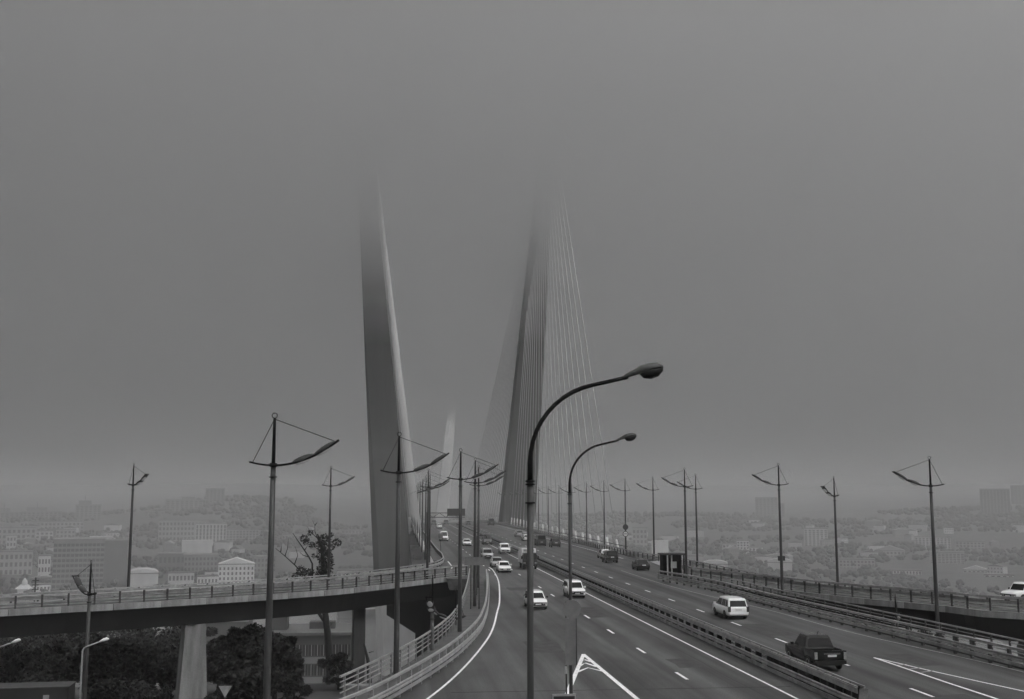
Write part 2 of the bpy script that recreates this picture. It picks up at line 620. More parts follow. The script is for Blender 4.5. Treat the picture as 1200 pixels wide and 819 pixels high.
for s in (-1, 1):
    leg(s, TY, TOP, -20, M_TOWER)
    leg(s, TY, -20, -66, M_CONCL, 'tower_base')  # same leg lower down, its brighter look put into a paler concrete colour
    leg(s, FY, TOP - 30, -66, M_CONCL)
mb = MB(); mb.box((21.5 + OB.x, TY + OB.y, -6.0), (36, 7, 4)); mb.build('cross_beam', M_CONCD, bridge)
mb = MB(); mb.box((21.5 + OB.x, FY + OB.y, -46.0), (40, 7, 4)); mb.build('cross_beam', M_CONCL, bridge)

# deck body and pale edge fairings
dk = [V((23.4, y, deck_z(y))) + OB for y in list(range(175, 700, 12)) + list(range(700, 1260, 30))]
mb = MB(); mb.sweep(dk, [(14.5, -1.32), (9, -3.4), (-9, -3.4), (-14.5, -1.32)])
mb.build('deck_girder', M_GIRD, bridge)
for s in (-1, 1):
    mb = MB()
    mb.sweep(dk, [(s * 14.6, -0.3), (s * 17.75, -0.1), (s * 18.3, -0.5), (s * 17.2, -1.9), (s * 14.6, -2.6)])
    mb.build('deck_fairing', M_FAIR, bridge)
    mb = MB()
    mb.sweep(dk, [(s * 15.3, -0.25), (s * 15.3, 0.1), (s * 17.8, 0.1), (s * 17.8, -0.06)])
    mb.build('service_walkway', M_CONCD, bridge)
    mb = MB()
    for zz in (0.55, 1.1):
        mb = MB(); mb.sweep(dk[2:40], bar(zz, s * 17.6, 0.09, 0.09)); mb.build('service_rail', M_POST, bridge)


def cable(x0, y0, x1, y1, z1, r=0.075):
    z0 = deck_z(y0) + 0.2
    a, b2 = V((x0, y0, z0)) + OB, V((x1, y1, z1)) + OB
    mb = MB()
    mb.tube([a, a.lerp(b2, 0.5), b2], r, 6)
    mb.build('stay_cable', M_CABLE, bridge)
    d = (b2 - a).normalized()
    mb = MB()
    mb.tube([a - d * 0.5, a + d * 2.2, a + d * 2.6], [0.28, 0.26, 0.16], 8)
    mb.build('anchor_tube', M_FAIR, bridge)


NS = 21
for s in (-1, 1):
    for tw, dirs in ((TY, (-1, 1)), (FY, (-1,))):
        for i in range(NS):
            if tw == FY and i % 2:
                continue
            zt = TOP - 4 - 3.6 * i - (30 if tw == FY else 0)
            w = lerp_tab([(0, 14.0), (107, 8.2), (165, 5.2)], zt)
            hs = 24.7 + 0.083 * zt
            xt = 21.5 - hs + 0.5 * w + 0.8 if s < 0 else 21.5 + hs + (0.25 - 0.6 * i / 20) * w
            xa = 4.8 if s < 0 else 42.0
            for dr in dirs:
                y = tw + dr * (20 + (10.2 if dr < 0 and tw == TY else 13.4) * (NS - 1 - i))
                cable(xa, y, xt, tw + dr * 3.0, zt, 0.075 if dr < 0 else 0.13)

# ------------------------------------------------------------------ ramp viaducts


def viaduct(near, far, label, piers, side, cut=None):
    """near edge faces the camera; side = +1 when the far edge lies to the left of travel along near"""
    t = thing('ramp_viaduct', label, 'viaduct', (near[0].x, near[0].y, 0))
    o = V((-near[0].x, -near[0].y, 0))
    P = [p + o for p in near]
    # fascia panels one by one
    pan = along(P, 4.5)
    for (a, ha), (b, hb) in zip(pan, pan[1:]):
        mid = (a + b) / 2
        L = (b - a).length - 0.05
        h = math.atan2(b.y - a.y, b.x - a.x)
        n = V((-math.sin(h), math.cos(h), 0)) * (side * 0.15)
        mb = MB()
        dz = RND.uniform(-0.012, 0.012)
        mb.box((0, 0, 0), (L, 0.34, 0.56))
        mb.build('fascia_panel', M_CONC, t, (mid.x + n.x * 0.2, mid.y + n.y * 0.2, -0.22 + dz), h)
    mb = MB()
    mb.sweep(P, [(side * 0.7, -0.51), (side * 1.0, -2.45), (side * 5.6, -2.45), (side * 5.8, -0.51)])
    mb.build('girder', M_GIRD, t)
    for (x, y, zb, w0, w1, dep, rz, pm) in piers:
        mb = MB()
        rings = []
        for z, w in ((zb, w1), (-3.6, w0), (-2.9, w0 * 1.02), (-2.44, w0 * 0.9)):
            rings.append([(-w / 2, -dep / 2, z), (w / 2 - 0.0, -dep / 2, z), (w / 2, dep / 2, z), (-w / 2, dep / 2, z)])
        mb.loft(rings)
        mb.build('pier', pm, t, (x + o.x, y + o.y, 0), rz)
    return t


def under(path, px, inset):
    best = min(path, key=lambda p: abs((V((p.x, p.y, -2.5 - H)).dot(RT) / V((p.x, p.y, -2.5 - H)).dot(FW)) * FPX + CX - px))
    k = path.index(best)
    a, c = path[max(k - 1, 0)], path[min(k + 1, len(path) - 1)]
    h = math.atan2(c.y - a.y, c.x - a.x)
    return best.x - math.sin(h) * inset, best.y + math.cos(h) * inset, h


q1 = under(ramp_l_near, 247, 2.2)
q2 = under(ramp_l_near, 450, 3.2)
viaduct(ramp_l_near, ramp_l_far, 'curved concrete ramp viaduct with dark girder at left, on a tapered pier', [
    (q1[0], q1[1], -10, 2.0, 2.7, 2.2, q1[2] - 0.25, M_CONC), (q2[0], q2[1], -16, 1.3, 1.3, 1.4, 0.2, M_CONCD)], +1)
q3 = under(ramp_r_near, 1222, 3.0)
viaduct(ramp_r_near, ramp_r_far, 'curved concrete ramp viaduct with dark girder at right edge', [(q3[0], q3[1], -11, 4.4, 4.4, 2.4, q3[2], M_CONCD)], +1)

# abutment, retaining wall
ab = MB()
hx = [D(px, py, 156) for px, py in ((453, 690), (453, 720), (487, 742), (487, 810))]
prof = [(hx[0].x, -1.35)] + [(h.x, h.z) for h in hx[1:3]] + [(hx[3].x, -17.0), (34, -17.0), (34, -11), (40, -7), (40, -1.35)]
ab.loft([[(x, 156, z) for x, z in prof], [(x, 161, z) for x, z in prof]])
tag(ab.build('bridge_pier', M_GIRD), 'dark hammerhead pier in the shade under the bridge end', 'pier')  # girder black on the pier: the ramp's shade is put into its colour
rw = MB()
P = [p for p in offset(guard_l, 1.4) if 40 < p.y < 139]
rw.sweep([p + V((0, 0, 0)) for p in P], [(0, -1.31), (0, -9.5), (-0.6, -9.5), (-0.6, -1.31)])
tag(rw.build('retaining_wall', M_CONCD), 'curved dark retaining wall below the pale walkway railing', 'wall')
wk = MB()
wk.sweep([p for p in offset(guard_l, 1.3) if p.y < 139.5], [(0.95, 0.0), (0.95, 0.14), (-0.95, 0.14), (-0.95, 0.0)])
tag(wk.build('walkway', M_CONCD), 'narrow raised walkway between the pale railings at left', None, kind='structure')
wk = MB()
wk.sweep([p for p in offset(guard_r, -1.1) if p.y < 120], [(0.7, 0.0), (0.7, 0.14), (-0.85, 0.14), (-0.85, 0.0)])
tag(wk.build('walkway', M_CONCD), 'narrow raised walkway behind the right guardrail', None, kind='structure')

# ------------------------------------------------------------------ guardrails and railings
WB = [(0, 0.15), (-0.06, 0.12), (-0.06, 0.06), (-0.015, 0.0), (-0.06, -0.06), (-0.06, -0.12), (0, -0.15), (0.015, -0.12), (-0.02, -0.06), (0.03, 0.0), (-0.02, 0.06), (0.015, 0.12)]


def wbeam(z, o, s=1):
    return [(o + a * s, z + b) for a, b in WB]




def fence(name, label, cat, path, rails, post, step, m_rail, m_post, group=None, post_until=1e9, start=0.6, split=1e9):
    """rails: list of (part name, profile, material or None); post: (size x along, y across, height)"""
    p0 = path[0]
    t = thing(name, label, cat, (p0.x, p0.y, p0.z), 0, group)
    P = [p - p0 for p in path]
    for rn, prof, m in rails:
        mb = MB()
        mb.sweep(P, prof)
        mb.build(rn, m or m_rail, t)
    mb = MB()
    mb.box((0, 0, post[2] / 2), post)
    me = mb.mesh('post', m_post)
    far = MB()
    nfar = 0
    for p, h in along(P, step, start):
        w = p + p0
        if w.y > post_until:
            far.box(p + V((0, 0, post[2] / 2)), post, h)
            nfar += 1
        else:
            put('post', me, t, p, h)
    if nfar:
        o = far.build('distant_posts', m_post, t)
        o['kind'] = 'stuff'
    return t


# median barrier: upper beam, open band with posts, two lower W-beams on both sides
med_near = [V((21.05, y, deck_z(y))) for y in [50.2 + 2 * i for i in range(180)]]
MED = [('top_rail', bar(1.12, 0.17, 0.07, 0.07), M_GALV), ('top_rail', bar(1.12, -0.17, 0.07, 0.07), M_GALV),
       ('upper_beam', bar(0.95, 0.18, 0.05, 0.24), M_GALVW), ('upper_beam', bar(0.95, -0.18, 0.05, 0.24), M_GALVW),
       ('guard_beam', wbeam(0.44, 0.2, -1), M_GALVW), ('guard_beam', wbeam(0.44, -0.2), M_GALVW),
       ('lower_beam', bar(0.14, 0.24, 0.06, 0.2), M_GALVW), ('lower_beam', bar(0.14, -0.24, 0.06, 0.2), M_GALVW)]
med = fence('median_barrier', 'long double-sided steel crash barrier running along the middle of the road', 'barrier', med_near, MED, (0.2, 0.3, 1.08), 2.0, M_GALVW, M_BLACK, post_until=235)
mb = MB()
mb.box((0, 0, 0.55), (0.22, 0.3, 1.06))
me = mb.mesh('post', M_BLACK)
for k in range(6):
    put('post', me, med, (0, 1.6 + 2.0 * k, 0), math.pi / 2)
mb = MB(); mb.loft([[(-0.2, -0.05, 0.05), (0.2, -0.05, 0.05), (0.2, -0.02, 0.05), (-0.2, -0.02, 0.05)], [(-0.2, -0.32, 1.1), (0.2, -0.32, 1.1), (0.2, -0.29, 1.1), (-0.2, -0.29, 1.1)]]); mb.build('end_plate', M_GALVW, med)

GR = [('top_rail', bar(1.1, 0.0, 0.15, 0.12), None), ('guard_beam', wbeam(0.62, -0.16), None), ('lower_beam', bar(0.30, -0.16, 0.07, 0.16), None)]
GRR = [('top_rail', bar(1.15, 0.0, 0.17, 0.15), None), ('guard_beam', wbeam(0.68, 0.16, -1), None), ('lower_beam', bar(0.34, 0.16, 0.07, 0.2), None)]
PR = [('hand_rail', bar(1.2, 0, 0.1, 0.09), None), ('bar', bar(0.95, 0, 0.04, 0.05), None), ('bar', bar(0.7, 0, 0.04, 0.05), None), ('bar', bar(0.45, 0, 0.04, 0.05), None)]
gl = [p for p in guard_l if p.y > 20]
fence('guardrail', 'pale steel guardrail curving round the left slip road', 'guardrail', gl, GR, (0.16, 0.16, 1.08), 2.0, M_GALV, M_GALVW)
pl = [p + V((0, 0, 0.14)) for p in ped_l if 53.2 < p.y < 136]
fence('walkway_railing', 'pale pedestrian railing with thin bars on outer edge of left walkway', 'railing', pl, PR, (0.09, 0.09, 1.2), 1.9, M_GALV, M_GALVW)
fence('guardrail', 'weathered guardrail with nose at the shelter, curving along the right carriageway', 'guardrail', [p for p in guard_r if p.y > 30], GRR, (0.18, 0.16, 1.12), 2.0, M_GALVW, M_POST)
fence('walkway_railing', 'dark railing just behind the right guardrail near the black pickup', 'railing', [p + V((0, 0, 0.14)) for p in ped_r if p.y > 40], PR, (0.1, 0.1, 1.2), 2.0, M_GALVW, M_POST)

RAMP = [('top_rail', bar(1.22, 0, 0.2, 0.18), None), ('guard_beam', wbeam(0.80, 0.12, -1), None), ('lower_beam', bar(0.46, 0.1, 0.06, 0.12), None), ('bottom_bar', bar(0.2, 0, 0.05, 0.06), None)]
fence('ramp_railing', 'dull steel railing on the near edge of the left ramp', 'railing', [p + V((0, 0, 0.05)) for p in offset(ramp_l_near, 0.15)], RAMP, (0.14, 0.14, 1.2), 2.25, M_GALVW, M_POST)
fence('ramp_railing', 'dull steel railing on the near edge of the right ramp', 'railing', [p + V((0, 0, 0.05)) for p in offset(ramp_r_near, 0.15)], RAMP, (0.14, 0.14, 1.2), 2.25, M_GALVW, M_POST)
FARR = [('top_rail', bar(0.82, 0, 0.14, 0.12), None), ('guard_beam', wbeam(0.5, -0.12), None), ('lower_beam', bar(0.24, -0.1, 0.06, 0.08), None)]
fence('ramp_guardrail', 'pale guardrail on the far edge of the left ramp sweeping up onto the bridge', 'guardrail', ramp_l_far, FARR, (0.14, 0.14, 0.82), 2.5, M_GALV, M_POST)
FARR2 = [('top_rail', bar(0.95, 0, 0.14, 0.12), None), ('guard_beam', wbeam(0.55, 0.12, -1), None), ('lower_beam', bar(0.26, 0.1, 0.06, 0.08), None)]
fence('ramp_guardrail', 'dull guardrail on the outer edge of the right ramp and bridge end', 'guardrail', [V((p.x, p.y, -0.5 * max(0.0, min(1.0, (165 - p.y) / 25)))) for p in ramp_r_far], FARR2, (0.14, 0.14, 0.9), 2.5, M_GALVW, M_POST)
fence('bridge_guardrail', 'long guardrail on the left edge of the bridge deck', 'guardrail', deck_l, FARR, (0.14, 0.14, 0.82), 4.0, M_GALV, M_POST, post_until=241)
fence('bridge_guardrail', 'long guardrail on the right edge of the bridge deck below the cables', 'guardrail', deck_r, FARR2, (0.14, 0.14, 0.9), 4.0, M_GALVW, M_POST, post_until=241)

# ------------------------------------------------------------------ sail-shaped street lamps
LMESH = {}


def bow_z(x):
    return 11.02 + 0.145 * x * x


def lamp_meshes():
    g = {}
    mb = MB(); mb.tube([(0, 0, -0.05), (0, 0, 0.5), (0, 0, 6), (0, 0, 11.0)], [0.17, 0.155, 0.135, 0.11], 12)
    g['pole'] = mb.mesh('pole', M_POLEG)
    mb = MB(); mb.tube([(0, 0, 10.9), (0, 0, 12.6), (0, 0, 13.05)], [0.085, 0.065, 0.055], 8)
    g['mast_tip'] = mb.mesh('mast_tip', M_BLACK)
    mb = MB()
    n = 14
    mb.tube([(0.11 * math.cos(2 * math.pi * k / n), 0, 13.15 + 0.11 * math.sin(2 * math.pi * k / n)) for k in range(n + 1)], 0.02, 5)
    g['ring'] = mb.mesh('ring', M_BLACK)
    for k, y in (('a', -0.17), ('b', 0.17)):
        mb = MB()
        mb.tube([(x, y * min(1.0, 0.35 + abs(x + 1.0) * 1.2), bow_z(x)) for x in [-1.0 + 0.25 * i for i in range(16)]], 0.045, 6)
        g['bow_' + k] = mb.mesh('bow', M_BLACK)
    mb = MB(); mb.box((2.72, 0, bow_z(2.72)), (0.07, 0.5, 0.07)); g['cross_bar'] = mb.mesh('cross_bar', M_BLACK)
    for k, x0 in (('a', 1.25), ('b', 2.15)):
        mb = MB()
        rings = []
        sl = 2 * 0.145 * x0
        for t in (-1, -0.8, -0.4, 0.0, 0.4, 0.8, 1):
            s = math.sqrt(max(0.02, 1 - t * t * 0.93))
            x = x0 + 0.46 * t
            zc = bow_z(x) + 0.02
            rings.append([(x, 0.24 * s * math.cos(w), zc + (0.19 * math.sin(w) if math.sin(w) > 0 else 0.11 * math.sin(w)) * s) for w in [2 * math.pi * q / 10 for q in range(10)]])
        mb.loft(rings, smooth=True)
        g['luminaire_' + k] = mb.mesh('luminaire', M_LUM)
        mb = MB()
        rings = []
        for t in (-0.9, -0.5, 0.0, 0.5, 0.9):
            s = math.sqrt(max(0.02, 1 - t * t))
            x = x0 + 0.32 * t
            zc = bow_z(x) - 0.075
            rings.append([(x, 0.18 * s * math.cos(w), zc + 0.07 * s * math.sin(w)) for w in [2 * math.pi * q / 8 for q in range(8)]])
        mb.loft(rings, smooth=True)
        g['lens_' + k] = mb.mesh('lens', M_LENS)
    mb = MB(); mb.tube([(0, 0, 13.0), (-0.88, 0, bow_z(-0.88))], 0.017, 5); g['stay_wire_a'] = mb.mesh('stay_wire', M_BLACK)
    mb = MB(); mb.tube([(0, 0, 13.0), (2.65, 0, bow_z(2.65))], 0.017, 5); g['stay_wire_b'] = mb.mesh('stay_wire', M_BLACK)
    mb = MB(); mb.tube([(0, 0, 10.95), (0, 0, 11.12)], 0.16, 10); g['collar_a'] = mb.mesh('collar', M_BLACK)
    mb = MB(); mb.tube([(0, 0, 10.5), (0, 0, 10.55)], 0.17, 10); g['collar_b'] = mb.mesh('collar', M_BLACK)
    return g


LMESH = lamp_meshes()


def sail_lamp(x, y, label, rz=0.0, z=0.0, group='sail-shaped lamps', extra=0.0, detail=True):
    t = thing('street_lamp', label, 'street lamp', (x, y, z), rz, group)
    for k, me in LMESH.items():
        nm = k.rsplit('_', 1)[0] if k[-2:] in ('_a', '_b') else k
        if not detail and nm in ('collar', 'lens', 'ring'):
            continue
        if nm == 'lens':
            continue
        o = put(nm, me, t)
        if nm == 'luminaire' and detail:
            put('lens', LMESH['lens_' + k[-1]], o)
    if extra:
        mb = MB(); mb.tube([(0, 0, -extra), (0, 0, 0.02)], 0.17, 12); mb.build('pole_foot', M_POLEG, t)
    return t


def at_top(px, py, ztop=13.2):
    return G(px, py, ztop)


PI = math.pi
q = at_top(322, 485); sail_lamp(q[0], q[1], 'tallest, nearest sail-shaped lamp left of the bridge, dark against sky')
q = at_top(468, 507); sail_lamp(q[0], q[1], 'sail-shaped lamp in front of the left bridge tower, rising from the pale railings')
q = at_top(540, 526); sail_lamp(q[0], q[1], 'sail-shaped lamp at the dark end of the left walkway, right of the hanging gantry sign')
q = at_top(557, 537); sail_lamp(q[0], q[1], 'sail-shaped lamp beside the blank rectangular sign, second behind the walkway bend')
q = at_top(561, 545); sail_lamp(q[0], q[1], 'sail-shaped lamp at the nose where left ramp and slip road meet')
q = at_top(388, 546); sail_lamp(q[0], q[1], 'sail-shaped lamp on the left ramp beside the leaning dark tree', 0.35)
q = at_top(157, 543); sail_lamp(q[0], q[1], 'sail-shaped lamp far out on the left ramp above the grey office slab', -0.85)
ORD = ('first', 'second', 'third', 'fourth', 'fifth', 'sixth', 'seventh', 'eighth', 'ninth', 'tenth', 'eleventh', 'twelfth')
for i, y in enumerate((137, 158, 181, 206, 231, 256, 281, 306, 331, 356, 381)):
    lab = ('sail-shaped lamp where the left ramp merges onto the bridge, before the overhead gantry' if i == 0 else
           'second sail-shaped lamp along the left bridge edge, beside the white cable strip' if i == 1 else
           '%s hazy sail-shaped lamp along the left bridge edge, counted from the ramp merge' % ORD[i])
    sail_lamp(4.4 if y > 150 else 3.6, y, lab, 0, deck_z(y), 'lamps along the left bridge edge' if i > 1 else 'sail-shaped lamps', 0, y < 260)
RL = [(1089, 535, 81, 'large sail-shaped lamp behind the guardrail at far right of the road', 0.15), (912, 543, None, 'sail-shaped lamp behind the right guardrail, in front of the hazy tower block', 0.1),
      (802, 548, None, 'sail-shaped lamp rising right behind the roadside shelter', 0.1), (815, 555, None, 'sail-shaped lamp on the outer guardrail just right of the shelter', 0.1),
      (765, 558, None, 'sail-shaped lamp on the right bridge edge left of the shelter', 0.05)]
for px, py, dep, lab, rz in RL:
    if dep:
        p = D(px, py, dep); x, y, z = p.x, p.y, p.z - 13.2
    else:
        x, y = at_top(px, py); z = 0
    sail_lamp(x, y, lab, PI - rz, z, extra=8.0 if dep else 0)
p = D(977, 558, 122); sail_lamp(p.x, p.y, 'sail-shaped lamp out on the right ramp, arm turned towards us', PI + 0.72, p.z - 13.2)
lamp_no_sign = None
for i in range(12):
    y = 195 + 20.5 * i
    lab = ('sail-shaped lamp on the right bridge edge carrying two round signs' if i == 0 else
           '%s sail-shaped lamp of the right bridge edge, counted from the round signs' % ORD[i])
    sail_lamp(39.9, y, lab, PI, deck_z(y), 'sail-shaped lamps' if i == 0 else 'lamps along the right bridge edge', 0, i < 4)
# lamps of the lower street: their heads stand about level with the ramp deck
p = D(107, 657, 78); sail_lamp(p.x, p.y, 'lower-street lamp in front of the left ramp, pale lamp heads below its mast', PI - 0.95, p.z - 13.2, 'lower street lamps')
p = D(507, 674, 72); sail_lamp(p.x, p.y, 'lower-street lamp seen head-on in the dark gap under the left ramp', -PI / 2 - 0.1, p.z - 13.2, 'lower street lamps')
p = D(534, 690, 86); sail_lamp(p.x, p.y, 'dim lower-street lamp in shade right beside the walkway railing', -PI / 2 - 0.9, p.z - 13.2, 'lower street lamps')
p = D(1049, 696, 84); sail_lamp(p.x, p.y, 'lower-street lamp head between right guardrail and right ramp', PI + 1.2, p.z - 13.2, 'lower street lamps')

# ------------------------------------------------------------------ plain arched lamps in the foreground


def arch_lamp(px, dep, ytop, label, reach=3.15):
    b0 = D(px, 700, dep)
    top = D(px, ytop, dep).z
    t = thing('arched_lamp', label, 'street lamp', (b0.x, b0.y, 0), 0.0, 'arched lamps in the foreground')
    zs = top - 2.75
    mb = MB(); mb.tube([(0, 0, -0.02), (0, 0, 0.6), (0, 0, zs * 0.5), (0, 0, zs)], [0.1, 0.092, 0.085, 0.078], 14)
    mb.build('pole', M_POLEG, t)
    R = 2.0
    pts = [(0, 0, zs - 0.02)]
    for k in range(0, 11):
        w = math.radians(78) * k / 10
        pts.append((R * 1.0 * (1 - math.cos(w)), 0, zs + 0.45 + R * math.sin(w)))
    ex, ez = pts[-1][0], pts[-1][2]
    for k in (0.5, 1.0):
        pts.append((ex + (reach - 0.65 - ex) * k, 0, ez + (reach - 0.65 - ex) * 0.235 * k))
    mb = MB(); mb.tube(pts, [0.07] * 2 + [0.056] * (len(pts) - 5) + [0.05] * 3, 12)
    mb.build('arm', M_BLACK, t)
    ax, az = pts[-1][0], pts[-1][2]
    for zc in (zs - 0.02, zs - 0.1, zs - 0.55):
        mb = MB(); mb.tube([(0, 0, zc), (0, 0, zc + 0.04)], 0.12, 12); mb.build('clamp', M_BLACK, t)
    # luminaire: tapered neck, ribbed lid and deep dark bowl
    rot = Matrix.Translation((ax, 0, az)) @ Matrix.Rotation(-0.2, 4, 'Y')
    def R_(p):
        return rot @ V(p)
    mb = MB()
    rings = []
    for x, w, h, zc in ((-0.1, 0.06, 0.06, 0.0), (0.0, 0.09, 0.085, 0.02), (0.3, 0.13, 0.13, 0.06), (0.34, 0.165, 0.15, 0.07), (0.6, 0.19, 0.16, 0.09), (0.84, 0.165, 0.13, 0.09), (0.93, 0.10, 0.07, 0.07)):
        rings.append([R_((x, w * math.cos(a), zc + (h if math.sin(a) > 0 else h * 0.35) * math.sin(a))) for a in [2 * PI * k / 12 for k in range(12)]])
    mb.loft(rings, smooth=True)
    lum = mb.build('luminaire', M_LUM, t)
    mb = MB()
    rings = []
    for x, w, h in ((0.33, 0.08, 0.05), (0.4, 0.15, 0.15), (0.58, 0.18, 0.2), (0.78, 0.16, 0.17), (0.92, 0.07, 0.06)):
        rings.append([R_((x, w * math.cos(a), 0.04 + h * min(0.15, math.sin(a)))) for a in [2 * PI * k / 12 for k in range(12)]])
    mb.loft(rings, smooth=True)
    mb.build('bowl', M_BLKPL, lum)
    return t


arch_lamp(621.5, 27.5, 434, 'largest arched lamp on a grey pole, nearest the viewer')
arch_lamp(668.5, 55.0, 512, 'smaller arched lamp on a pole behind the round sign')

# ------------------------------------------------------------------ signs


def disc(mb, c, r, th=0.03, n=24):
    return mb.tube([(c[0], c[1] - th / 2, c[2]), (c[0], c[1] + th / 2, c[2])], r, n, smooth=False)


p = D(670, 713, 53)
t = thing('road_sign', 'round sign seen from behind above a tall narrow panel, on the gore', 'road sign', (p.x, p.y, 0))
mb = MB(); mb.tube([(-0.28, 0, -0.02), (-0.28, 0, p.z + 0.35)], 0.035, 8); mb.build('post', M_POST, t)
mb = MB(); disc(mb, (0, -0.06, p.z), 0.43); mb.build('round_plate', M_SIGNB, t)
q = D(669.5, 751, 53)
mb = MB(); mb.box((-0.04, -0.06, q.z), (0.55, 0.03, 2.15)); mb.build('tall_panel', M_SIGNB, t)
mb = MB(); mb.tube([(0.2, -0.09, q.z - 1.05), (0.2, -0.09, q.z + 1.05)], 0.02, 6); mb.build('stiffener', M_POST, t)
mb = MB(); mb.box((-0.3, -0.05, q.z - 1.3), (0.1, 0.03, 0.34)); mb.build('sticker', M_GALV, t)
p = D(661, 812, 50)
t = thing('hazard_board', 'low dark board with pale rim at the bottom edge of the gore', 'sign', (p.x, p.y, 0))
mb = MB(); mb.box((0, 0, p.z / 2 - 0.03), (1.04, 0.05, p.z + 0.02)); mb.build('rim', M_GALV, t)
mb = MB(); mb.box((0, -0.03, p.z / 2 - 0.05), (0.94, 0.03, p.z - 0.12)); mb.build('face', M_SIGND, t)
p = D(556, 657, 98)
t = thing('road_sign', 'blank rectangular sign back on two posts at the nose of the left ramp', 'road sign', (p.x, p.y, 0))
mb = MB(); mb.box((0, 0, p.z), (1.75, 0.05, 0.7)); mb.build('plate', M_SIGNB, t)
for sx in (-0.3, 0.42):
    mb = MB(); mb.tube([(sx, 0.06, 0), (sx, 0.06, p.z + 0.3)], 0.045, 8); mb.build('post', M_POST, t)
p = D(566, 628, 112)
t = thing('road_portal', 'thin bent sign post on the nose between left ramp and carriageway', 'post', (p.x - 0.6, p.y, 0))
mb = MB(); mb.tube([(0, 0, 0), (0, 0, p.z), (0.06, 0, p.z + 0.1), (0.9, 0, p.z + 0.14), (0.98, 0, p.z), (0.98, 0, p.z - 0.15)], 0.05, 8); mb.build('frame', M_POST, t)
# round signs on the first right-hand lamp
for py, m, lab in ((617, M_SIGND, 'dark round sign on the first lamp of the right bridge edge'), (625, M_WHITE, 'pale round sign with dark rim below the dark one on the lamp')):
    p = D(733, py, 194.6)
    t = thing('round_sign', lab, 'road sign', (p.x, p.y, p.z))
    mb = MB(); disc(mb, (0, 0, 0), 0.5); mb.build('plate', M_SIGND, t)
    if m is M_WHITE:
        mb = MB(); disc(mb, (0, -0.02, 0.0), 0.38); mb.build('face', M_WHITE, t)
        mb = MB(); mb.box((0, -0.05, 0), (0.5, 0.02, 0.12)); mb.build('bar', M_SIGND, t)
p = D(516.5, 627, 190)
t = thing('road_sign', 'small square sign back on the left bridge edge by the ramp merge', 'road sign', (p.x, p.y, 0))
mb = MB(); mb.box((0, 0, p.z), (0.75, 0.05, 0.75)); mb.build('plate', M_SIGNB, t)
mb = MB(); mb.tube([(0, 0.06, 0), (0, 0.06, p.z + 0.3)], 0.04, 6); mb.build('post', M_POST, t)
# overhead gantry
gy = 312.0
a = D(500, 603, gy); b2 = D(545, 600, gy)
t = thing('sign_gantry', 'overhead truss gantry with a dark sign board reaching over the left carriageway', 'gantry', (a.x, gy, 0))
W = b2.x - a.x
for zz in (a.z - 0.6, a.z + 0.6):
    mb = MB(); mb.box((W / 2, 0, zz), (W, 0.18, 0.22)); mb.build('chord', M_POST, t)
for k in range(6):
    x0, x1 = W * k / 6, W * (k + 1) / 6
    z0, z1 = (a.z - 0.6, a.z + 0.6) if k % 2 else (a.z + 0.6, a.z - 0.6)
    mb = MB(); mb.tube([(x0, 0, z0), (x1, 0, z1)], 0.08, 6); mb.build('brace', M_POST, t)
mb = MB(); mb.tube([(0, 0, 0), (0, 0, a.z + 0.8)], 0.25, 8); mb.build('column', M_POST, t)
mb = MB(); mb.box((W - 2.5, -0.25, b2.z + 0.1), (5.0, 0.2, 2.0)); mb.build('sign_board', M_SIGND, t)

# ------------------------------------------------------------------ shelter beside the right guardrail
p = G(791, 676.5)
t = thing('roadside_shelter', 'small dark roadside shelter with flat roof and a pale notice, behind guardrail nose', 'shelter', (p[0], p[1] + 1.2, 0), 0.12)
w, d, h = 2.4, 2.0, 2.75
mb = MB(); mb.box((0, d / 2, h / 2), (w - 0.1, 0.08, h)); mb.build('back_wall', M_BLACK, t)
for x, m in ((-w / 2, M_GALV), (w / 2, M_BLACK)):
    mb = MB(); mb.box((x, 0.55, h / 2), (0.08, d - 1.0, h)); mb.build('side_wall', M_BLACK, t)
for x, m in ((-w / 2 + 0.2, M_GALV), (-w / 2 + 0.75, M_GALV), (w / 2 - 0.06, M_BLACK)):
    mb = MB(); mb.box((x, -d / 2, h / 2), (0.14, 0.14, h)); mb.build('post', m, t)
mb = MB(); mb.box((0, 0, h + 0.09), (w + 0.5, d + 0.5, 0.18)); mb.build('roof', M_POST, t)
mb = MB(); mb.box((0.45, d / 2 - 0.3, 1.45), (0.75, 0.05, 0.8)); mb.build('notice', M_WHITE, t)
mb = MB(); mb.box((0.2, d / 2 - 0.5, 0.45), (1.4, 0.45, 0.08)); mb.build('bench', M_POST, t)
p = G(866, 672, 1.0)
t = thing('channel_marker', 'small dark marker post standing beyond the right ramp rail', 'post', (p[0] + 10, p[1] + 14, -0.5))
mb = MB(); mb.tube([(0, 0, -8), (0, 0, 2.2)], 0.2, 8); mb.build('post', M_POST, t)
mb = MB(); mb.box((0, 0, 2.5), (0.8, 0.5, 0.6)); mb.build('head', M_POST, t)

# ------------------------------------------------------------------ vehicles
WHEEL = {}


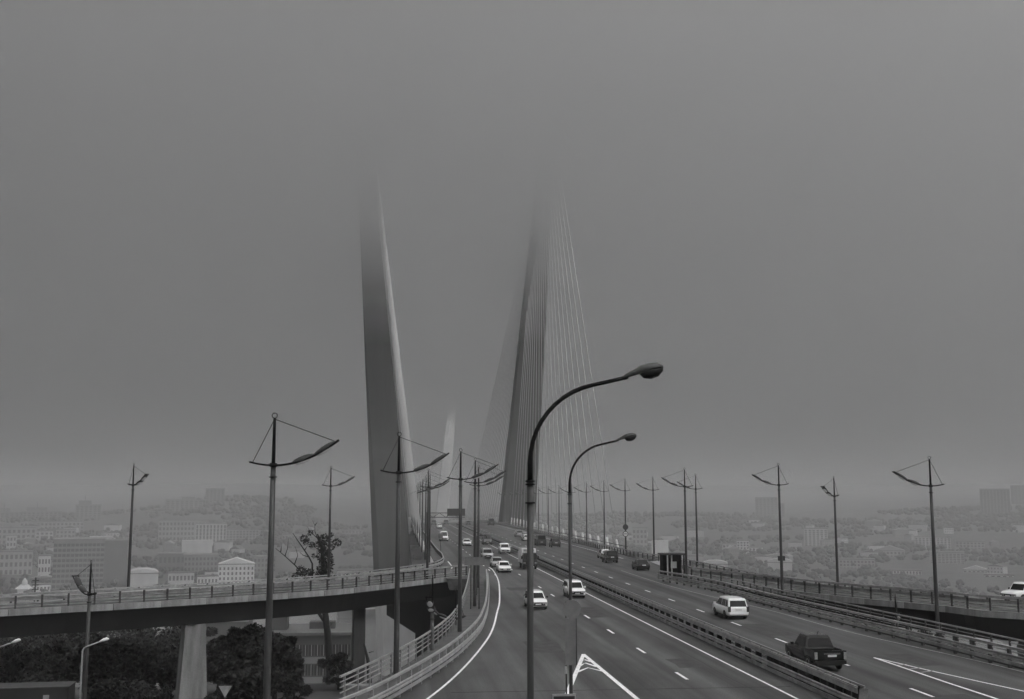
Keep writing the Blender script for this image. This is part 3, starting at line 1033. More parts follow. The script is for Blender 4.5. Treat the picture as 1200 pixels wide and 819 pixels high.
def wheel_meshes(r, w):
    k = (round(r, 2), round(w, 2))
    if k not in WHEEL:
        def ring(x, rr, n=20):
            return [(x, rr * math.cos(2 * PI * i / n), rr * math.sin(2 * PI * i / n)) for i in range(n)]
        mb = MB()
        mb.loft([ring(-w / 2, r * 0.62), ring(-w / 2, r * 0.9), ring(-w / 2 + 0.03, r), ring(w / 2 - 0.03, r), ring(w / 2, r * 0.9), ring(w / 2, r * 0.62)], smooth=True)
        ty = mb.mesh('wheel', M_RUB)
        mb = MB()
        mb.loft([ring(w / 2 - 0.02, r * 0.63), ring(w / 2 + 0.012, r * 0.6), ring(w / 2 + 0.006, r * 0.5), ring(w / 2 - 0.03, r * 0.42), ring(w / 2 - 0.01, r * 0.16), ring(w / 2 - 0.005, 0.02)], smooth=True)
        WHEEL[k] = (ty, mb.mesh('rim', M_RIM))
    return WHEEL[k]


# side profiles, y forward from the middle of the length: upper edge of the lower body; then cabin base/top points
KINDS = {
    # L, W, H, belt z, hood z, tail z, windscreen base y, windscreen top y, roof end y, rear glass base y, sill z, wheel r, wheelbase, nose overhang
    'sedan': dict(L=4.45, W=1.70, H=1.44, belt=0.92, hood=0.86, tail=0.98, ws=1.02, wt=0.32, rt=-1.05, rb=-1.62, sill=0.27, r=0.31, wb=2.6),
    'wagon': dict(L=4.30, W=1.69, H=1.50, belt=0.93, hood=0.92, tail=0.93, ws=1.10, wt=0.45, rt=-1.80, rb=-2.06, sill=0.27, r=0.30, wb=2.55),
    'minivan': dict(L=4.75, W=1.79, H=1.66, belt=0.99, hood=0.98, tail=0.98, ws=1.35, wt=0.55, rt=-2.0, rb=-2.28, sill=0.29, r=0.33, wb=2.75),
    'suv': dict(L=4.70, W=1.84, H=1.82, belt=1.12, hood=1.08, tail=1.12, ws=1.10, wt=0.55, rt=-1.98, rb=-2.2, sill=0.42, r=0.38, wb=2.7),
    'hatch': dict(L=3.95, W=1.68, H=1.50, belt=0.92, hood=0.90, tail=0.95, ws=1.05, wt=0.35, rt=-1.45, rb=-1.85, sill=0.26, r=0.30, wb=2.45),
    'van': dict(L=5.3, W=1.90, H=2.25, belt=1.18, hood=1.10, tail=1.2, ws=2.05, wt=1.25, rt=-2.52, rb=-2.6, sill=0.35, r=0.34, wb=3.0),
    'pickup': dict(L=5.1, W=1.90, H=1.80, belt=1.10, hood=1.08, tail=0.72, ws=1.05, wt=0.45, rt=-0.72, rb=-0.98, sill=0.42, r=0.38, wb=3.05),
}


def quad_panel(mb, a, b, c, d, th=0.012):
    """thin panel on a quad, a little proud of it"""
    a, b, c, d = map(V, (a, b, c, d))
    n = (b - a).cross(d - a).normalized() * th
    mb.add([a - n, b - n, c - n, d - n, a + n, b + n, c + n, d + n], [(0, 3, 2, 1), (4, 5, 6, 7), (0, 1, 5, 4), (1, 2, 6, 5), (2, 3, 7, 6), (3, 0, 4, 7)])


def inset(a, b, c, d, u0, u1, v0, v1):
    a, b, c, d = map(V, (a, b, c, d))
    def P(u, v):
        return a.lerp(b, u).lerp(d.lerp(c, u), v)
    return P(u0, v0), P(u1, v0), P(u1, v1), P(u0, v1)


def vehicle(kind, label, cat, name, x, y, paint, front_away, group=None, z=None, rz=0.0, scale=1.0, dark_lower=False, rails=False, low_detail=False):
    k = KINDS[kind]
    L, W, Ht = k['L'], k['W'], k['H']
    hw, hl = W / 2, L / 2
    if z is None:
        z = deck_z(y)
    t = thing(name, label, cat, (x, y, z + 0.006), (0.0 if front_away else PI) + rz, group)
    t.scale = (scale,) * 3
    sill, belt, hood, tail = k['sill'], k['belt'], k['hood'], k['tail']
    # lower body
    def top(yv):
        if yv > k['ws']:
            f = (yv - k['ws']) / (hl - k['ws'])
            return belt + (hood - belt) * min(1, f * 1.5) - (0.16 * max(0, f - 0.72) / 0.28)
        if yv < k['rb']:
            return tail if kind != 'pickup' else tail
        return belt
    st = [(hl, 0.80, sill + 0.14, top(hl) - 0.16), (hl - 0.06, 0.90, sill + 0.04, top(hl - 0.06) - 0.06), (hl - 0.22, 0.965, sill, top(hl - 0.22))]
    for yv in (k['wb'] / 2 + 0.1, k['ws'] + 0.02, 0.4, -0.4, k['rb'] + 0.05, k['rb'] - 0.03):
        if -hl + 0.3 < yv < hl - 0.3:
            st.append((yv, 1.0, sill, top(yv)))
    st += [(-hl + 0.2, 0.975, sill, top(-hl + 0.2)), (-hl + 0.05, 0.93, sill + 0.05, top(-hl + 0.1) - 0.03), (-hl, 0.86, sill + 0.14, top(-hl + 0.1) - 0.1)]
    rings = []
    for yv, f, zb, zt in st:
        w = hw * f
        m = zb + (zt - zb) * 0.45
        half = [(w * 0.86, zb), (w * 0.975, zb + 0.08), (w, m), (w * 0.985, zt - 0.14), (w * 0.955, zt - 0.05), (w * 0.88, zt), (w * 0.45, zt + 0.018)]
        rings.append([(px_, yv, pz) for px_, pz in half] + [(-px_, yv, pz) for px_, pz in reversed(half)])
    mb = MB()
    mb.loft(rings, smooth=True)
    body = mb.build('body', paint, t)
    # cabin
    zr = Ht
    wb_, wr = hw * 0.93, hw * (0.80 if kind in ('van', 'suv', 'minivan') else 0.74)
    A, B, Cc, Dd = k['ws'], k['wt'], k['rt'], k['rb']
    mid = (B + Cc) / 2
    bz = belt - 0.02
    def ring(yv, zt, wt, zb=bz, wbase=wb_):
        half = [(wbase, zb), (wbase + (wt - wbase) * 0.94, zt - 0.07), (wt - 0.05, zt - 0.015), (wt * 0.5, zt + 0.01)]
        return [(a_, yv if j == 0 else yv, c_) for j, (a_, c_) in enumerate(half)] + [(-a_, yv, c_) for a_, c_ in reversed(half)]
    def shear(r, dy):      # tops shift by dy so that screens slope
        z0, z1 = bz, zr
        return [(a_, b_ + dy * (c_ - z0) / (z1 - z0), c_) for a_, b_, c_ in r]
    r1 = shear(ring(A, zr - 0.05, wr * 0.95, wbase=wb_ * 0.93), B - A)
    r2 = ring(B - 0.12, zr, wr)
    r3 = ring(mid, zr + 0.01, wr)
    r4 = ring(Cc + 0.12, zr - 0.01, wr)
    r5 = shear(ring(Dd, zr - 0.05, wr * 0.95, wbase=wb_ * 0.95), Cc - Dd)
    mb = MB()
    mb.loft([r1, r2, r3, r4, r5], smooth=False)
    cab = mb.build('cabin', paint, t)
    def glass(nm, qd, uv, m=M_GLASS):
        mb = MB()
        quad_panel(mb, *inset(*qd, *uv))
        return mb.build(nm, m, t)
    glass('windscreen', (r1[0], r1[7], r1[6], r1[1]), (0.05, 0.95, 0.06, 0.94))
    glass('rear_window', (r5[0], r5[7], r5[6], r5[1]), (0.06, 0.94, 0.10 if kind != 'van' else 0.3, 0.9))
    for s in (1, -1):
        i0, i1 = (0, 1) if s > 0 else (7, 6)
        # windows on the side between pillars
        def side(yb0, yb1, yt0, yt1, nm='side_window'):
            def pt(yv, v):
                zz = bz + 0.05 + (zr - 0.13 - bz - 0.05) * v
                f = (zz - bz) / (zr - 0.07 - bz)
                xx = wb_ + (wr - wb_) * 0.94 * f
                return V((s * (xx + 0.002), yv, zz))
            mb = MB()
            a, b, c, d = pt(yb0, 0), pt(yb1, 0), pt(yt1, 1), pt(yt0, 1)
            if s > 0:
                quad_panel(mb, a, b, c, d)
            else:
                quad_panel(mb, d, c, b, a)
            mb.build(nm, M_GLASS, t)
        pil = (A + Dd) / 2 + 0.1
        fy = A - 0.25
        tf = B - 0.16 if B > pil else B
        if kind == 'pickup':
            side(fy, 0.08, B - 0.16, 0.06); side(0.0, Dd + 0.22, -0.02, Cc + 0.18)
        else:
            side(fy, pil, tf, pil)
            second = pil - 0.09
            if kind in ('sedan', 'hatch'):
                side(second, Dd + 0.5, second, Cc + 0.12)
            else:
                m2 = second - (second - Dd) * 0.52
                side(second, m2, second, m2)
                side(m2 - 0.09, Dd + 0.2, m2 - 0.09, Cc + 0.12)
        # wheels
        ty, rim = wheel_meshes(k['r'], 0.21)
        for yw in (k['wb'] / 2 + 0.02, -k['wb'] / 2 + 0.02):
            mb = MB()
            n = 14
            rr = k['r'] * 1.14
            ar = [(0, yw + rr * math.cos(PI * i / n), max(sill + 0.01, k['r'] + rr * math.sin(PI * i / n))) for i in range(n + 1)]
            xs = s * (hw - 0.02)
            vs_ = [(xs, a_[1], a_[2]) for a_ in ar] + [(s * (hw + 0.008), a_[1], a_[2]) for a_ in ar]
            fs_ = [tuple(range(n + 1)), tuple(range(2 * n + 1, n, -1))] + [(i, i + 1, n + 2 + i, n + 1 + i) for i in range(n)] + [(0, n + 1, 2 * n + 1, n)]
            mb.add(vs_, fs_)
            mb.build('wheel_arch', M_BLKPL, t)
            wo = put('wheel', ty, t, (s * (hw - 0.095), yw, k['r']), 0 if s > 0 else PI)
            put('rim', rim, wo)
        # lamps
        zt = top(hl) - 0.2
        mb = MB(); mb.box((s * hw * 0.66, hl - 0.075, zt + 0.02), (hw * 0.46, 0.18, 0.2), rz=-s * 0.22); mb.build('headlight', M_HEAD, t)
        tz = (tail if kind in ('sedan',) else belt) - 0.16
        if kind in ('wagon', 'minivan', 'suv', 'van', 'hatch'):
            mb = MB(); mb.box((s * hw * 0.84, -hl + 0.05, tz), (0.2, 0.16, 0.42)); mb.build('taillight', M_TAIL, t)
        elif kind == 'pickup':
            mb = MB(); mb.box((s * hw * 0.88, -hl + 0.03, 0.88), (0.17, 0.12, 0.38)); mb.build('taillight', M_GALVW, t)
        else:
            mb = MB(); mb.box((s * hw * 0.68, -hl + 0.045, tz), (hw * 0.4, 0.14, 0.17), rz=s * 0.15); mb.build('taillight', M_TAIL, t)
        mb = MB(); mb.box((s * (hw + 0.08), k['ws'] - 0.3, belt + 0.09), (0.2, 0.1, 0.15)); mb.build('wing_mirror', M_BLKPL if dark_lower else paint, t)
        if rails:
            mb = MB(); mb.box((s * (wr - 0.1), mid, zr + 0.05), (0.05, (B - Cc) * 0.85, 0.05)); mb.build('roof_rail', M_BLKPL, t)
    # front and rear furniture
    zt = top(hl) - 0.2
    mb = MB(); mb.box((0, hl - 0.02, zt), (hw * 0.86, 0.06, 0.2)); mb.build('grille', M_BLKPL, t)
    mb = MB(); mb.box((0, hl - 0.01, sill + 0.2), (hw * 1.4, 0.07, 0.17)); mb.build('bumper_intake', M_BLKPL, t)
    mb = MB(); mb.box((0, hl + 0.03, sill + 0.23), (0.5, 0.03, 0.11)); mb.build('number_plate', M_PLATE, t)
    if kind == 'pickup':
        mb = MB(); mb.box((0, -hl + 0.02, 0.91), (W * 0.80, 0.1, 0.5)); tg = mb.build('tailgate', paint, t)
        mb = MB(); mb.box((0.08, -hl - 0.045, 1.0), (0.95, 0.03, 0.07)); mb.build('chrome_strip', M_CHROME, tg)
        for s in (-1, 1):
            mb = MB(); mb.box((s * (hw - 0.06), (-hl + Dd) / 2 + 0.02, 0.92), (0.1, hl + Dd - 0.04, 0.46)); mb.build('bed_side', paint, t)
        mb = MB(); mb.box((0, (-hl + Dd) / 2, 0.76), (W * 0.86, hl + Dd - 0.12, 0.03)); mb.build('bed_floor', M_BLKPL, t)
        mb = MB(); mb.box((0.08, -hl - 0.05, 0.88), (0.5, 0.02, 0.11)); mb.build('number_plate', M_PLATE, t)
        mb = MB(); mb.box((0, -hl - 0.02, 0.52), (W * 0.92, 0.16, 0.2)); mb.build('rear_bumper', M_BLKPL, t)
        mb = MB(); mb.tube([(0.0, Cc + 0.1, zr), (0.02, Cc - 0.02, zr + 0.22)], 0.03, 6); mb.build('antenna', M_BLKPL, t)
    else:
        mb = MB(); mb.box((0, -hl + 0.005, sill + 0.5 if kind != 'sedan' else tail - 0.22), (0.5, 0.04, 0.11)); mb.build('number_plate', M_PLATE, t)
        mb = MB(); mb.box((0, -hl + 0.02, sill + 0.22), (W * 0.84, 0.1, 0.14)); mb.build('rear_bumper', M_BLKPL if dark_lower else paint, t)
    mb = MB(); mb.box((0, 0, sill - 0.04), (W * 0.8, L * 0.9, 0.14)); mb.build('underbody', M_BLKPL, t)
    return t


def truck(label, x, y, name='box_truck'):
    t = thing(name, label, 'truck', (x, y, 0.006), PI)
    w = 2.1
    t.scale = (0.92, 0.92, 0.92)
    def rbox(nm, x0, y0, z0, dx, dy, dz, m, b=0.08):
        mb = MB()
        hx, hy = dx / 2, dy / 2
        rings = []
        for zz, i in ((z0, b), (z0 + b, 0), (z0 + dz - b, 0), (z0 + dz, b)):
            rings.append([(x0 - hx + i, y0 - hy + i, zz), (x0 + hx - i, y0 - hy + i, zz), (x0 + hx - i, y0 + hy - i, zz), (x0 - hx + i, y0 + hy - i, zz)])
        mb.loft(rings)
        return mb.build(nm, m, t)
    rbox('chassis', 0, -0.4, 0.45, 1.0, 6.4, 0.3, M_BLKPL, 0.02)
    mb = MB()
    rings = []
    for zz, yf, f in ((0.55, 2.95, 0.98), (1.25, 3.0, 1.0), (1.5, 2.95, 1.0), (2.35, 2.6, 0.94), (2.45, 2.35, 0.86)):
        hx = w / 2 * f
        rings.append([(-hx, 1.4, zz), (hx, 1.4, zz), (hx, yf, zz), (-hx, yf, zz)])
    mb.loft(rings)
    mb.build('cab', M_CDARK, t)
    mb = MB(); quad_panel(mb, (-1.0, 2.96, 1.5), (1.0, 2.96, 1.5), (0.94, 2.62, 2.32), (-0.94, 2.62, 2.32), 0.015); mb.build('windscreen', M_GLASS, t)
    for s in (-1, 1):
        mb = MB(); mb.box((s * (w / 2 - 0.03), 2.15, 1.82), (0.1, 0.8, 0.55)); mb.build('side_window', M_GLASS, t)
        mb = MB(); mb.box((s * 0.85, 2.98, 0.98), (0.36, 0.06, 0.24)); mb.build('headlight', M_HEAD, t)
        mb = MB(); mb.box((s * (w / 2 + 0.18), 2.75, 1.75), (0.18, 0.1, 0.45)); mb.build('wing_mirror', M_BLKPL, t)
        ty, rim = wheel_meshes(0.44, 0.26)
        for yw in (2.1, -1.9):
            wo = put('wheel', ty, t, (s * (w / 2 - 0.14), yw, 0.44), 0 if s > 0 else PI)
            put('rim', rim, wo)
    mb = MB(); mb.box((0, 3.0, 1.0), (1.2, 0.05, 0.26)); mb.build('grille', M_BLKPL, t)
    mb = MB(); mb.box((0, 3.02, 0.62), (w, 0.16, 0.28)); mb.build('bumper', M_BLKPL, t)
    rbox('cargo_box', 0, -1.15, 0.8, 2.15, 4.8, 2.2, M_CWHITE, 0.05)
    mb = MB(); mb.box((0, 1.32, 2.75), (1.6, 0.1, 0.35)); mb.build('sign', M_GALV, t)
    return t


def on(px, py, z=0.0):
    """ground point of a vehicle's near end"""
    return G(px, py, z)


def oncoming(kind, px, py, label, cat, name, paint, **kw):
    x, y = G(px, py)
    return vehicle(kind, label, cat, name, x, y + KINDS[kind]['L'] / 2, paint, False, 'oncoming traffic on the left carriageway', **kw)


def away(kind, px, py, label, cat, name, paint, **kw):
    x, y = G(px, py)
    return vehicle(kind, label, cat, name, x, y + KINDS[kind]['L'] / 2, paint, True, 'traffic driving away on the right carriageway', **kw)


oncoming('wagon', 631, 714.5, 'white station wagon coming towards us, half hidden by the near lamp pole', 'car', 'station_wagon', M_CWHITE, dark_lower=True)
oncoming('minivan', 677, 701, 'pale compact car coming towards us beside the median, behind the round sign pole', 'car', 'compact_car', M_CWHITE, scale=0.95)
x, y = G(621.5, 667)
truck('white box truck with dark cab coming towards us behind the near lamp pole', x, y + 3.0)
oncoming('sedan', 592, 671, 'white sedan nearest us in the left-lane queue', 'car', 'sedan', M_CWHITE)
oncoming('sedan', 583.5, 665, 'silver-white sedan tucked just behind the white sedan in the queue', 'car', 'sedan', M_CSILV)
oncoming('minivan', 572, 655, 'grey minivan with dark lower half behind the silver-white sedan', 'car', 'minivan', M_CSILV, dark_lower=True)
oncoming('suv', 592.5, 649, 'white off-roader in the median lane behind the queue', 'car', 'off_roader', M_CWHITE)
oncoming('van', 571.5, 638, 'dark van with dark front farther up the left carriageway', 'van', 'van', M_CGREY)
oncoming('sedan', 547.5, 639.5, 'small white sedan alone in the middle lane of left carriageway', 'car', 'sedan', M_CWHITE)
oncoming('van', 520.5, 634, 'white van coming towards us in the outermost left lane', 'van', 'van', M_CWHITE, dark_lower=True)
oncoming('sedan', 515, 618.5, 'tiny white car near the crest behind the white van', 'car', 'sedan', M_CWHITE)
oncoming('suv', 508.5, 614.5, 'tiny pale grey car at the crest nearest the left edge', 'car', 'off_roader', M_CGREY)
oncoming('suv', 523, 614, 'tiny dark off-roader at the crest under the gantry', 'car', 'off_roader', M_CDARK)
oncoming('sedan', 549, 614, 'tiny hazy dark car at the crest beside the median', 'car', 'sedan', M_CDARK)
away('pickup', 974, 787, 'black double-cab pickup driving away, closest on the right carriageway', 'pickup', 'pickup_truck', M_CBLACK)
away('minivan', 866, 726, 'white minivan driving away by the right guardrail', 'car', 'minivan', M_CWHITE, rails=False)
away('sedan', 755, 668.5, 'black saloon driving away just before the roadside shelter', 'car', 'sedan', M_CBLACK)
away('suv', 718, 659.5, 'black off-roader driving away left of the black saloon', 'car', 'off_roader', M_CBLACK)
away('hatch', 710.5, 654.5, 'pale small car half hidden behind the black off-roader', 'car', 'small_car', M_CSILV)
away('suv', 652, 641, 'dark off-roader driving away, right one of a hazy pair', 'car', 'off_roader', M_CDARK)
away('van', 635, 639.5, 'dark van driving away, left one of a hazy pair', 'van', 'van', M_CDARK)
away('suv', 609, 629, 'silver off-roader driving away near the median, left of lamp pole', 'car', 'off_roader', M_CSILV)
away('wagon', 617.5, 633.5, 'white car driving away just left of the near lamp pole', 'car', 'station_wagon', M_CWHITE)
away('van', 576, 615, 'tiny dark truck-like van on the crest below the right tower', 'van', 'van', M_CDARK, scale=1.15)
p = D(1191, 700, 99)
vehicle('suv', 'white car with dark windows on the right ramp, cut by the right edge', 'car', 'off_roader', p.x + 2.1, p.y + 2.2, M_CWHITE, True, None, 0.0, math.radians(112), dark_lower=True)

# ------------------------------------------------------------------ trees


def leaf_cloud(rng, blobs, n, size, squash=0.8):
    """many small leaf faces spread through the volume of several lobes"""
    mb = MB()
    tot = sum(b[3] ** 2 for b in blobs)
    vs, fs = [], []
    for bx, by, bz_, br in blobs:
        m = int(n * br * br / tot)
        for _ in range(m):
            while True:
                d = V((rng.uniform(-1, 1), rng.uniform(-1, 1), rng.uniform(-1, 1)))
                if 0.05 < d.length < 1:
                    break
            rr = br * (0.45 + 0.6 * rng.random() ** 0.6)
            d = d.normalized() * rr
            c = V((bx + d.x, by + d.y, bz_ + d.z * squash))
            s = size * rng.uniform(0.6, 1.5)
            a = V((rng.uniform(-1, 1), rng.uniform(-1, 1), rng.uniform(-0.6, 0.6))).normalized()
            b = a.cross(V((rng.uniform(-1, 1), rng.uniform(-1, 1), rng.uniform(-1, 1)))).normalized()
            k = len(vs)
            vs += [c - a * s, c + b * s * 0.5, c + a * s, c - b * s * 0.5]
            fs.append((k, k + 1, k + 2, k + 3))
    mb.add(vs, fs)
    return mb


def tree(px, py_top, dep, label, seed, width, leaf=None, group='trees below the left ramp', name='broadleaf_tree', n=5200, size=0.2):
    rng = random.Random(seed)
    top = D(px, py_top, dep)
    gz = ground_z(top.x, top.y)
    h = max(4.0, top.z - gz)
    t = thing(name, label, 'tree', (top.x, top.y, gz - 0.1), rng.uniform(0, 6), group)
    mb = MB()
    mb.tube([(0, 0, 0), (0.1, 0.05, h * 0.3), (0.0, 0.15, h * 0.6), (0.1, 0, h * 0.85)], [0.24, 0.18, 0.11, 0.04], 8)
    tr = mb.build('trunk', M_BARK, t)
    for k in range(6):
        w = rng.uniform(0, 6.28)
        z0 = h * rng.uniform(0.25, 0.6)
        L = width * rng.uniform(0.45, 0.8)
        mb = MB()
        mb.tube([(0, 0, z0), (math.cos(w) * L * 0.5, math.sin(w) * L * 0.5, z0 + h * 0.1), (math.cos(w) * L, math.sin(w) * L, z0 + h * 0.22)], [0.09, 0.06, 0.02], 6)
        mb.build('limb', M_BARK, t)
    blobs = []
    for k in range(20):
        w = rng.uniform(0, 6.28)
        r = width * rng.uniform(0.1, 0.95)
        zz = h * rng.uniform(0.28, 0.86)
        br = width * rng.uniform(0.14, 0.42) * (1.1 - 0.5 * zz / h)
        blobs.append((math.cos(w) * r, math.sin(w) * r, min(zz, h - br * 0.85), br))
    blobs.append((0, 0, h - width * 0.33, width * 0.36))
    leaf_cloud(rng, blobs, n, size).build('crown', leaf or M_LEAF, t, fix=False)
    return t


T = [(18, 752, 112, 3.6, 'dark bushy tree at the left photo edge, above the dark trailer', M_LEAF2), (62, 747, 122, 4.2, 'broad dark tree behind the pale short street lamp', M_LEAF2),
     (118, 744, 118, 4.0, 'dark tree right of the lower-street lamp, under the left ramp', M_LEAF2), (158, 746, 124, 3.8, 'dark tree between the lower-street lamp and the tapered pier', M_LEAF),
     (176, 747, 130, 3.0, 'dark tree touching the tapered pier on its left', M_LEAF2), (40, 786, 96, 2.8, 'low dark bush hanging over the trailer roof', M_LEAFD),
     (132, 792, 94, 2.6, 'low dark bush at the foot of the trees left of the pier', M_LEAFD), (172, 800, 92, 1.8, 'small low bush just left of the pier foot', M_LEAFD),
     (283, 738, 120, 2.9, 'grey-green tree just right of the tapered pier', M_LEAF2), (298, 728, 118, 3.4, 'tallest dark tree reaching the ramp girder behind the nearest lamp pole', M_LEAFD),
     (324, 740, 104, 2.4, 'dark tree right of the nearest lamp pole, in front of the low building', M_LEAFD), (306, 775, 92, 2.6, 'dense dark bush low between pier and nearest lamp pole', M_LEAF),
     (344, 790, 88, 1.5, 'low dark bush in front of the bare trunk', M_LEAFD), (398, 800, 126, 1.6, 'low scrub bush at the foot of the round ramp column', M_LEAF2),
     (276, 792, 96, 1.8, 'small bush just right of the triangular sign', M_LEAFD)]
T += [(194, 772, 122, 2.2, 'dark bush filling the gap just left of the tapered pier', M_LEAF), (258, 744, 130, 2.6, 'dark tree in the gap just right of the tapered pier', M_LEAF), (320, 738, 128, 2.8, 'dark tree behind the nearest lamp pole, left of the low building', M_LEAFD), (-6, 733, 150, 5.2, 'tall tree crown in the back row at the left photo edge under the ramp', M_LEAF2), (38, 731, 156, 5.4, 'tall back-row tree above the trailer, touching the ramp girder', M_LEAF2),
      (84, 729, 152, 5.2, 'tall back-row tree behind the pale short lamp head', M_LEAF2), (126, 727, 158, 5.4, 'tall back-row tree right of the lower-street lamp pole', M_LEAF2),
      (170, 726, 152, 5.2, 'tall back-row tree left of the tapered pier', M_LEAF2), (206, 728, 160, 4.6, 'tall back-row tree hidden partly behind the tapered pier', M_LEAF2)]
for i, (px, pt, dep, w, lab, lf) in enumerate(T):
    tree(px, pt, dep, lab, 50 + i, w * 1.25, lf, n=6500, size=0.24)
for i, (px, pt, dep, w, lab) in enumerate([(1082, 733, 150, 2.5, 'small bushy tree glimpsed under the right ramp girder'), (1060, 738, 140, 2.0, 'small bush glimpsed behind the right guardrail')]):
    tree(px, pt, dep, lab, 90 + i, w, M_LEAF2, 'bushes under the right ramp', n=2000)

# the gaunt tree behind the left ramp: thick trunk, bare limbs, leaves bunched on its right side
dep = 152.0
base = D(388, 819, dep)
gz = ground_z(base.x, base.y)
t = thing('gaunt_tree', 'gaunt dark tree behind left ramp, bare limbs at left and ivy-like leaves round its trunk', 'tree', (base.x, base.y, gz - 0.2))
o = V((base.x, base.y, gz - 0.2))


def TP(px, py, dd=0.0):
    return D(px, py, dep + dd) - o


mb = MB()
mb.tube([TP(389, 830), TP(388, 800), TP(386, 770), TP(384, 742), TP(381, 716), TP(379, 690), TP(379, 665), TP(377, 640), TP(372, 625)], [0.62, 0.55, 0.5, 0.46, 0.4, 0.34, 0.3, 0.2, 0.08], 10)
mb.build('trunk', M_BARK, t)
LIMBS = [[(381, 728), (375, 720), (369, 712), (366, 700), (365, 690)], [(366, 690), (362, 680), (352, 668), (345, 661), (334, 651), (323, 642)], [(345, 661), (349, 650), (346, 640)], [(334, 651), (337, 642), (338, 630)], [(329, 646), (330, 638)],
         [(366, 680), (366, 660), (362, 652), (354, 640), (347, 630), (343, 624)], [(362, 652), (355, 650), (351, 646)], [(357, 644), (361, 638)],
         [(377, 640), (372, 630), (369, 622), (369, 615), (366, 609)], [(369, 615), (372, 611)], [(372, 630), (363, 622), (360, 616)], [(377, 640), (383, 632), (386, 625)], [(380, 650), (391, 642), (396, 634)], [(384, 742), (388, 731), (390, 728)]]
for k, l in enumerate(LIMBS):
    mb = MB()
    r0 = 0.3 if k == 0 else (0.13 if k in (1, 5) else 0.07)
    mb.tube([TP(a, b, RND.uniform(-0.5, 0.5)) for a, b in l], [r0 * (1 - 0.75 * i / (len(l) - 1)) for i in range(len(l))], 6)
    mb.build('limb', M_BARK, t)
rng = random.Random(5)
bl = []
for px, py, r in ((379, 632, 0.8), (382, 640, 1.1), (380, 650, 1.1), (383, 658, 1.05), (380, 667, 1.15), (383, 676, 1.0), (377, 673, 0.9), (372, 638, 0.5), (364, 624, 0.4), (356, 630, 0.55), (359, 634, 0.5), (366, 638, 0.45), (395, 635, 0.6), (388, 626, 0.35), (353, 668, 0.7), (359, 672, 0.75), (364, 670, 0.5), (346, 674, 0.45), (368, 651, 0.3)):
    p = TP(px, py, rng.uniform(-0.6, 0.6))
    bl.append((p.x, p.y, p.z, r))
leaf_cloud(rng, bl, 3500, 0.14, 1.0).build('crown', M_LEAFD, t, fix=False)
# dead stump
p = D(433, 800, 104)
gz = ground_z(p.x, p.y)
t = thing('dead_trunk', 'thin dead trunk with stub branches beside the pale tower foot', 'tree', (p.x, p.y, gz))
tz = D(426, 754, 104).z - gz
mb = MB(); mb.tube([(0.1, 0, -0.2), (0.0, 0, tz * 0.4), (-0.15, 0, tz * 0.7), (-0.55, 0, tz)], [0.22, 0.2, 0.16, 0.08], 8); mb.build('trunk', M_BARK, t)
for k in range(6):
    z0 = tz * (0.35 + 0.1 * k)
    s = 1 if k % 2 else -0.4
    mb = MB(); mb.tube([(-0.1, 0, z0), (0.35 * s, 0.1, z0 + 0.12)], [0.05, 0.02], 5); mb.build('stub', M_BARK, t)

# ------------------------------------------------------------------ things down on the lower street
c = D(38, 803, 88)
t = thing('trailer', 'dark box trailer parked under the trees at the bottom left edge', 'trailer', (c.x, c.y, -8.2), 0.08)
hgt = c.z + 8.2
mb = MB(); mb.box((0, 0, hgt / 2 + 0.5), (5.6, 2.4, hgt - 1.0)); mb.build('box_body', M_SIGND, t)
mb = MB(); mb.box((0, 0, hgt + 0.03), (5.7, 2.5, 0.08)); mb.build('roof_rim', M_POST, t)
for x, z, w in ((-2.3, hgt - 0.4, 0.28), (1.25, hgt - 0.65, 0.42)):
    mb = MB(); mb.box((x, -1.22, z), (w, 0.03, 0.3)); mb.build('plate', M_GALV, t)
for i, x in enumerate((-1.4, -1.2, -0.95, -0.7, -0.5)):
    mb = MB(); mb.box((x, -1.22, hgt - 1.25), (0.07, 0.02, 0.5)); mb.build('lettering_stroke', M_POST, t)
ty, rim = wheel_meshes(0.45, 0.26)
for s in (-1, 1):
    for yy_ in (-1.7, -0.6, 1.9):
        wo = put('wheel', ty, t, (yy_, s * 1.05, 0.45), PI / 2 * s)
        put('rim', rim, wo)
for px, py, dep, h, lab in ((97, 757, 76, 6.4, 'pale short street lamp with bent arm left of the sail-shaped lower lamp'), (-6, 758, 78, 6.2, 'pale short street lamp head poking in at the left edge')):
    p = D(px, py, dep)
    t = thing('short_lamp', lab, 'street lamp', (p.x, p.y, p.z - h), 0, 'short lower street lamps')
    mb = MB(); mb.tube([(0, 0, -3), (0, 0, h - 0.3), (0.08, 0, h - 0.1), (0.3, 0, h + 0.02), (1.15, 0, h + 0.32)], [0.08, 0.06, 0.05, 0.045, 0.04], 8); mb.build('pole', M_GALV, t)
    mb = MB(); mb.tube([(1.05, 0, h + 0.29), (1.3, 0, h + 0.4), (1.5, 0, h + 0.46), (1.62, 0, h + 0.47)], [0.05, 0.11, 0.11, 0.03], 8); mb.build('luminaire', M_WHITE, t)
p = D(264, 808, 84)
t = thing('yield_sign', 'triangular give-way sign back among dark bushes right of the pier', 'road sign', (p.x, p.y, -8.2))
zc = p.z + 8.2
mb = MB(); mb.tube([(0, 0, -0.2), (0, 0, zc + 0.2)], 0.04, 6); mb.build('post', M_POST, t)
mb = MB()
tri = [(-0.48, 0.3), (0.48, 0.3), (0, -0.5)]
mb.loft([[(x, -0.07, zc + z) for x, z in tri], [(x, -0.04, zc + z) for x, z in tri]]); mb.build('plate', M_GALVW, t)
p = D(424, 808, 70)
mb = MB(); mb.box((0, 0, 0), (2.0, 0.5, 2.2)); mb.box((0.05, 0, 1.15), (2.2, 0.7, 0.16))
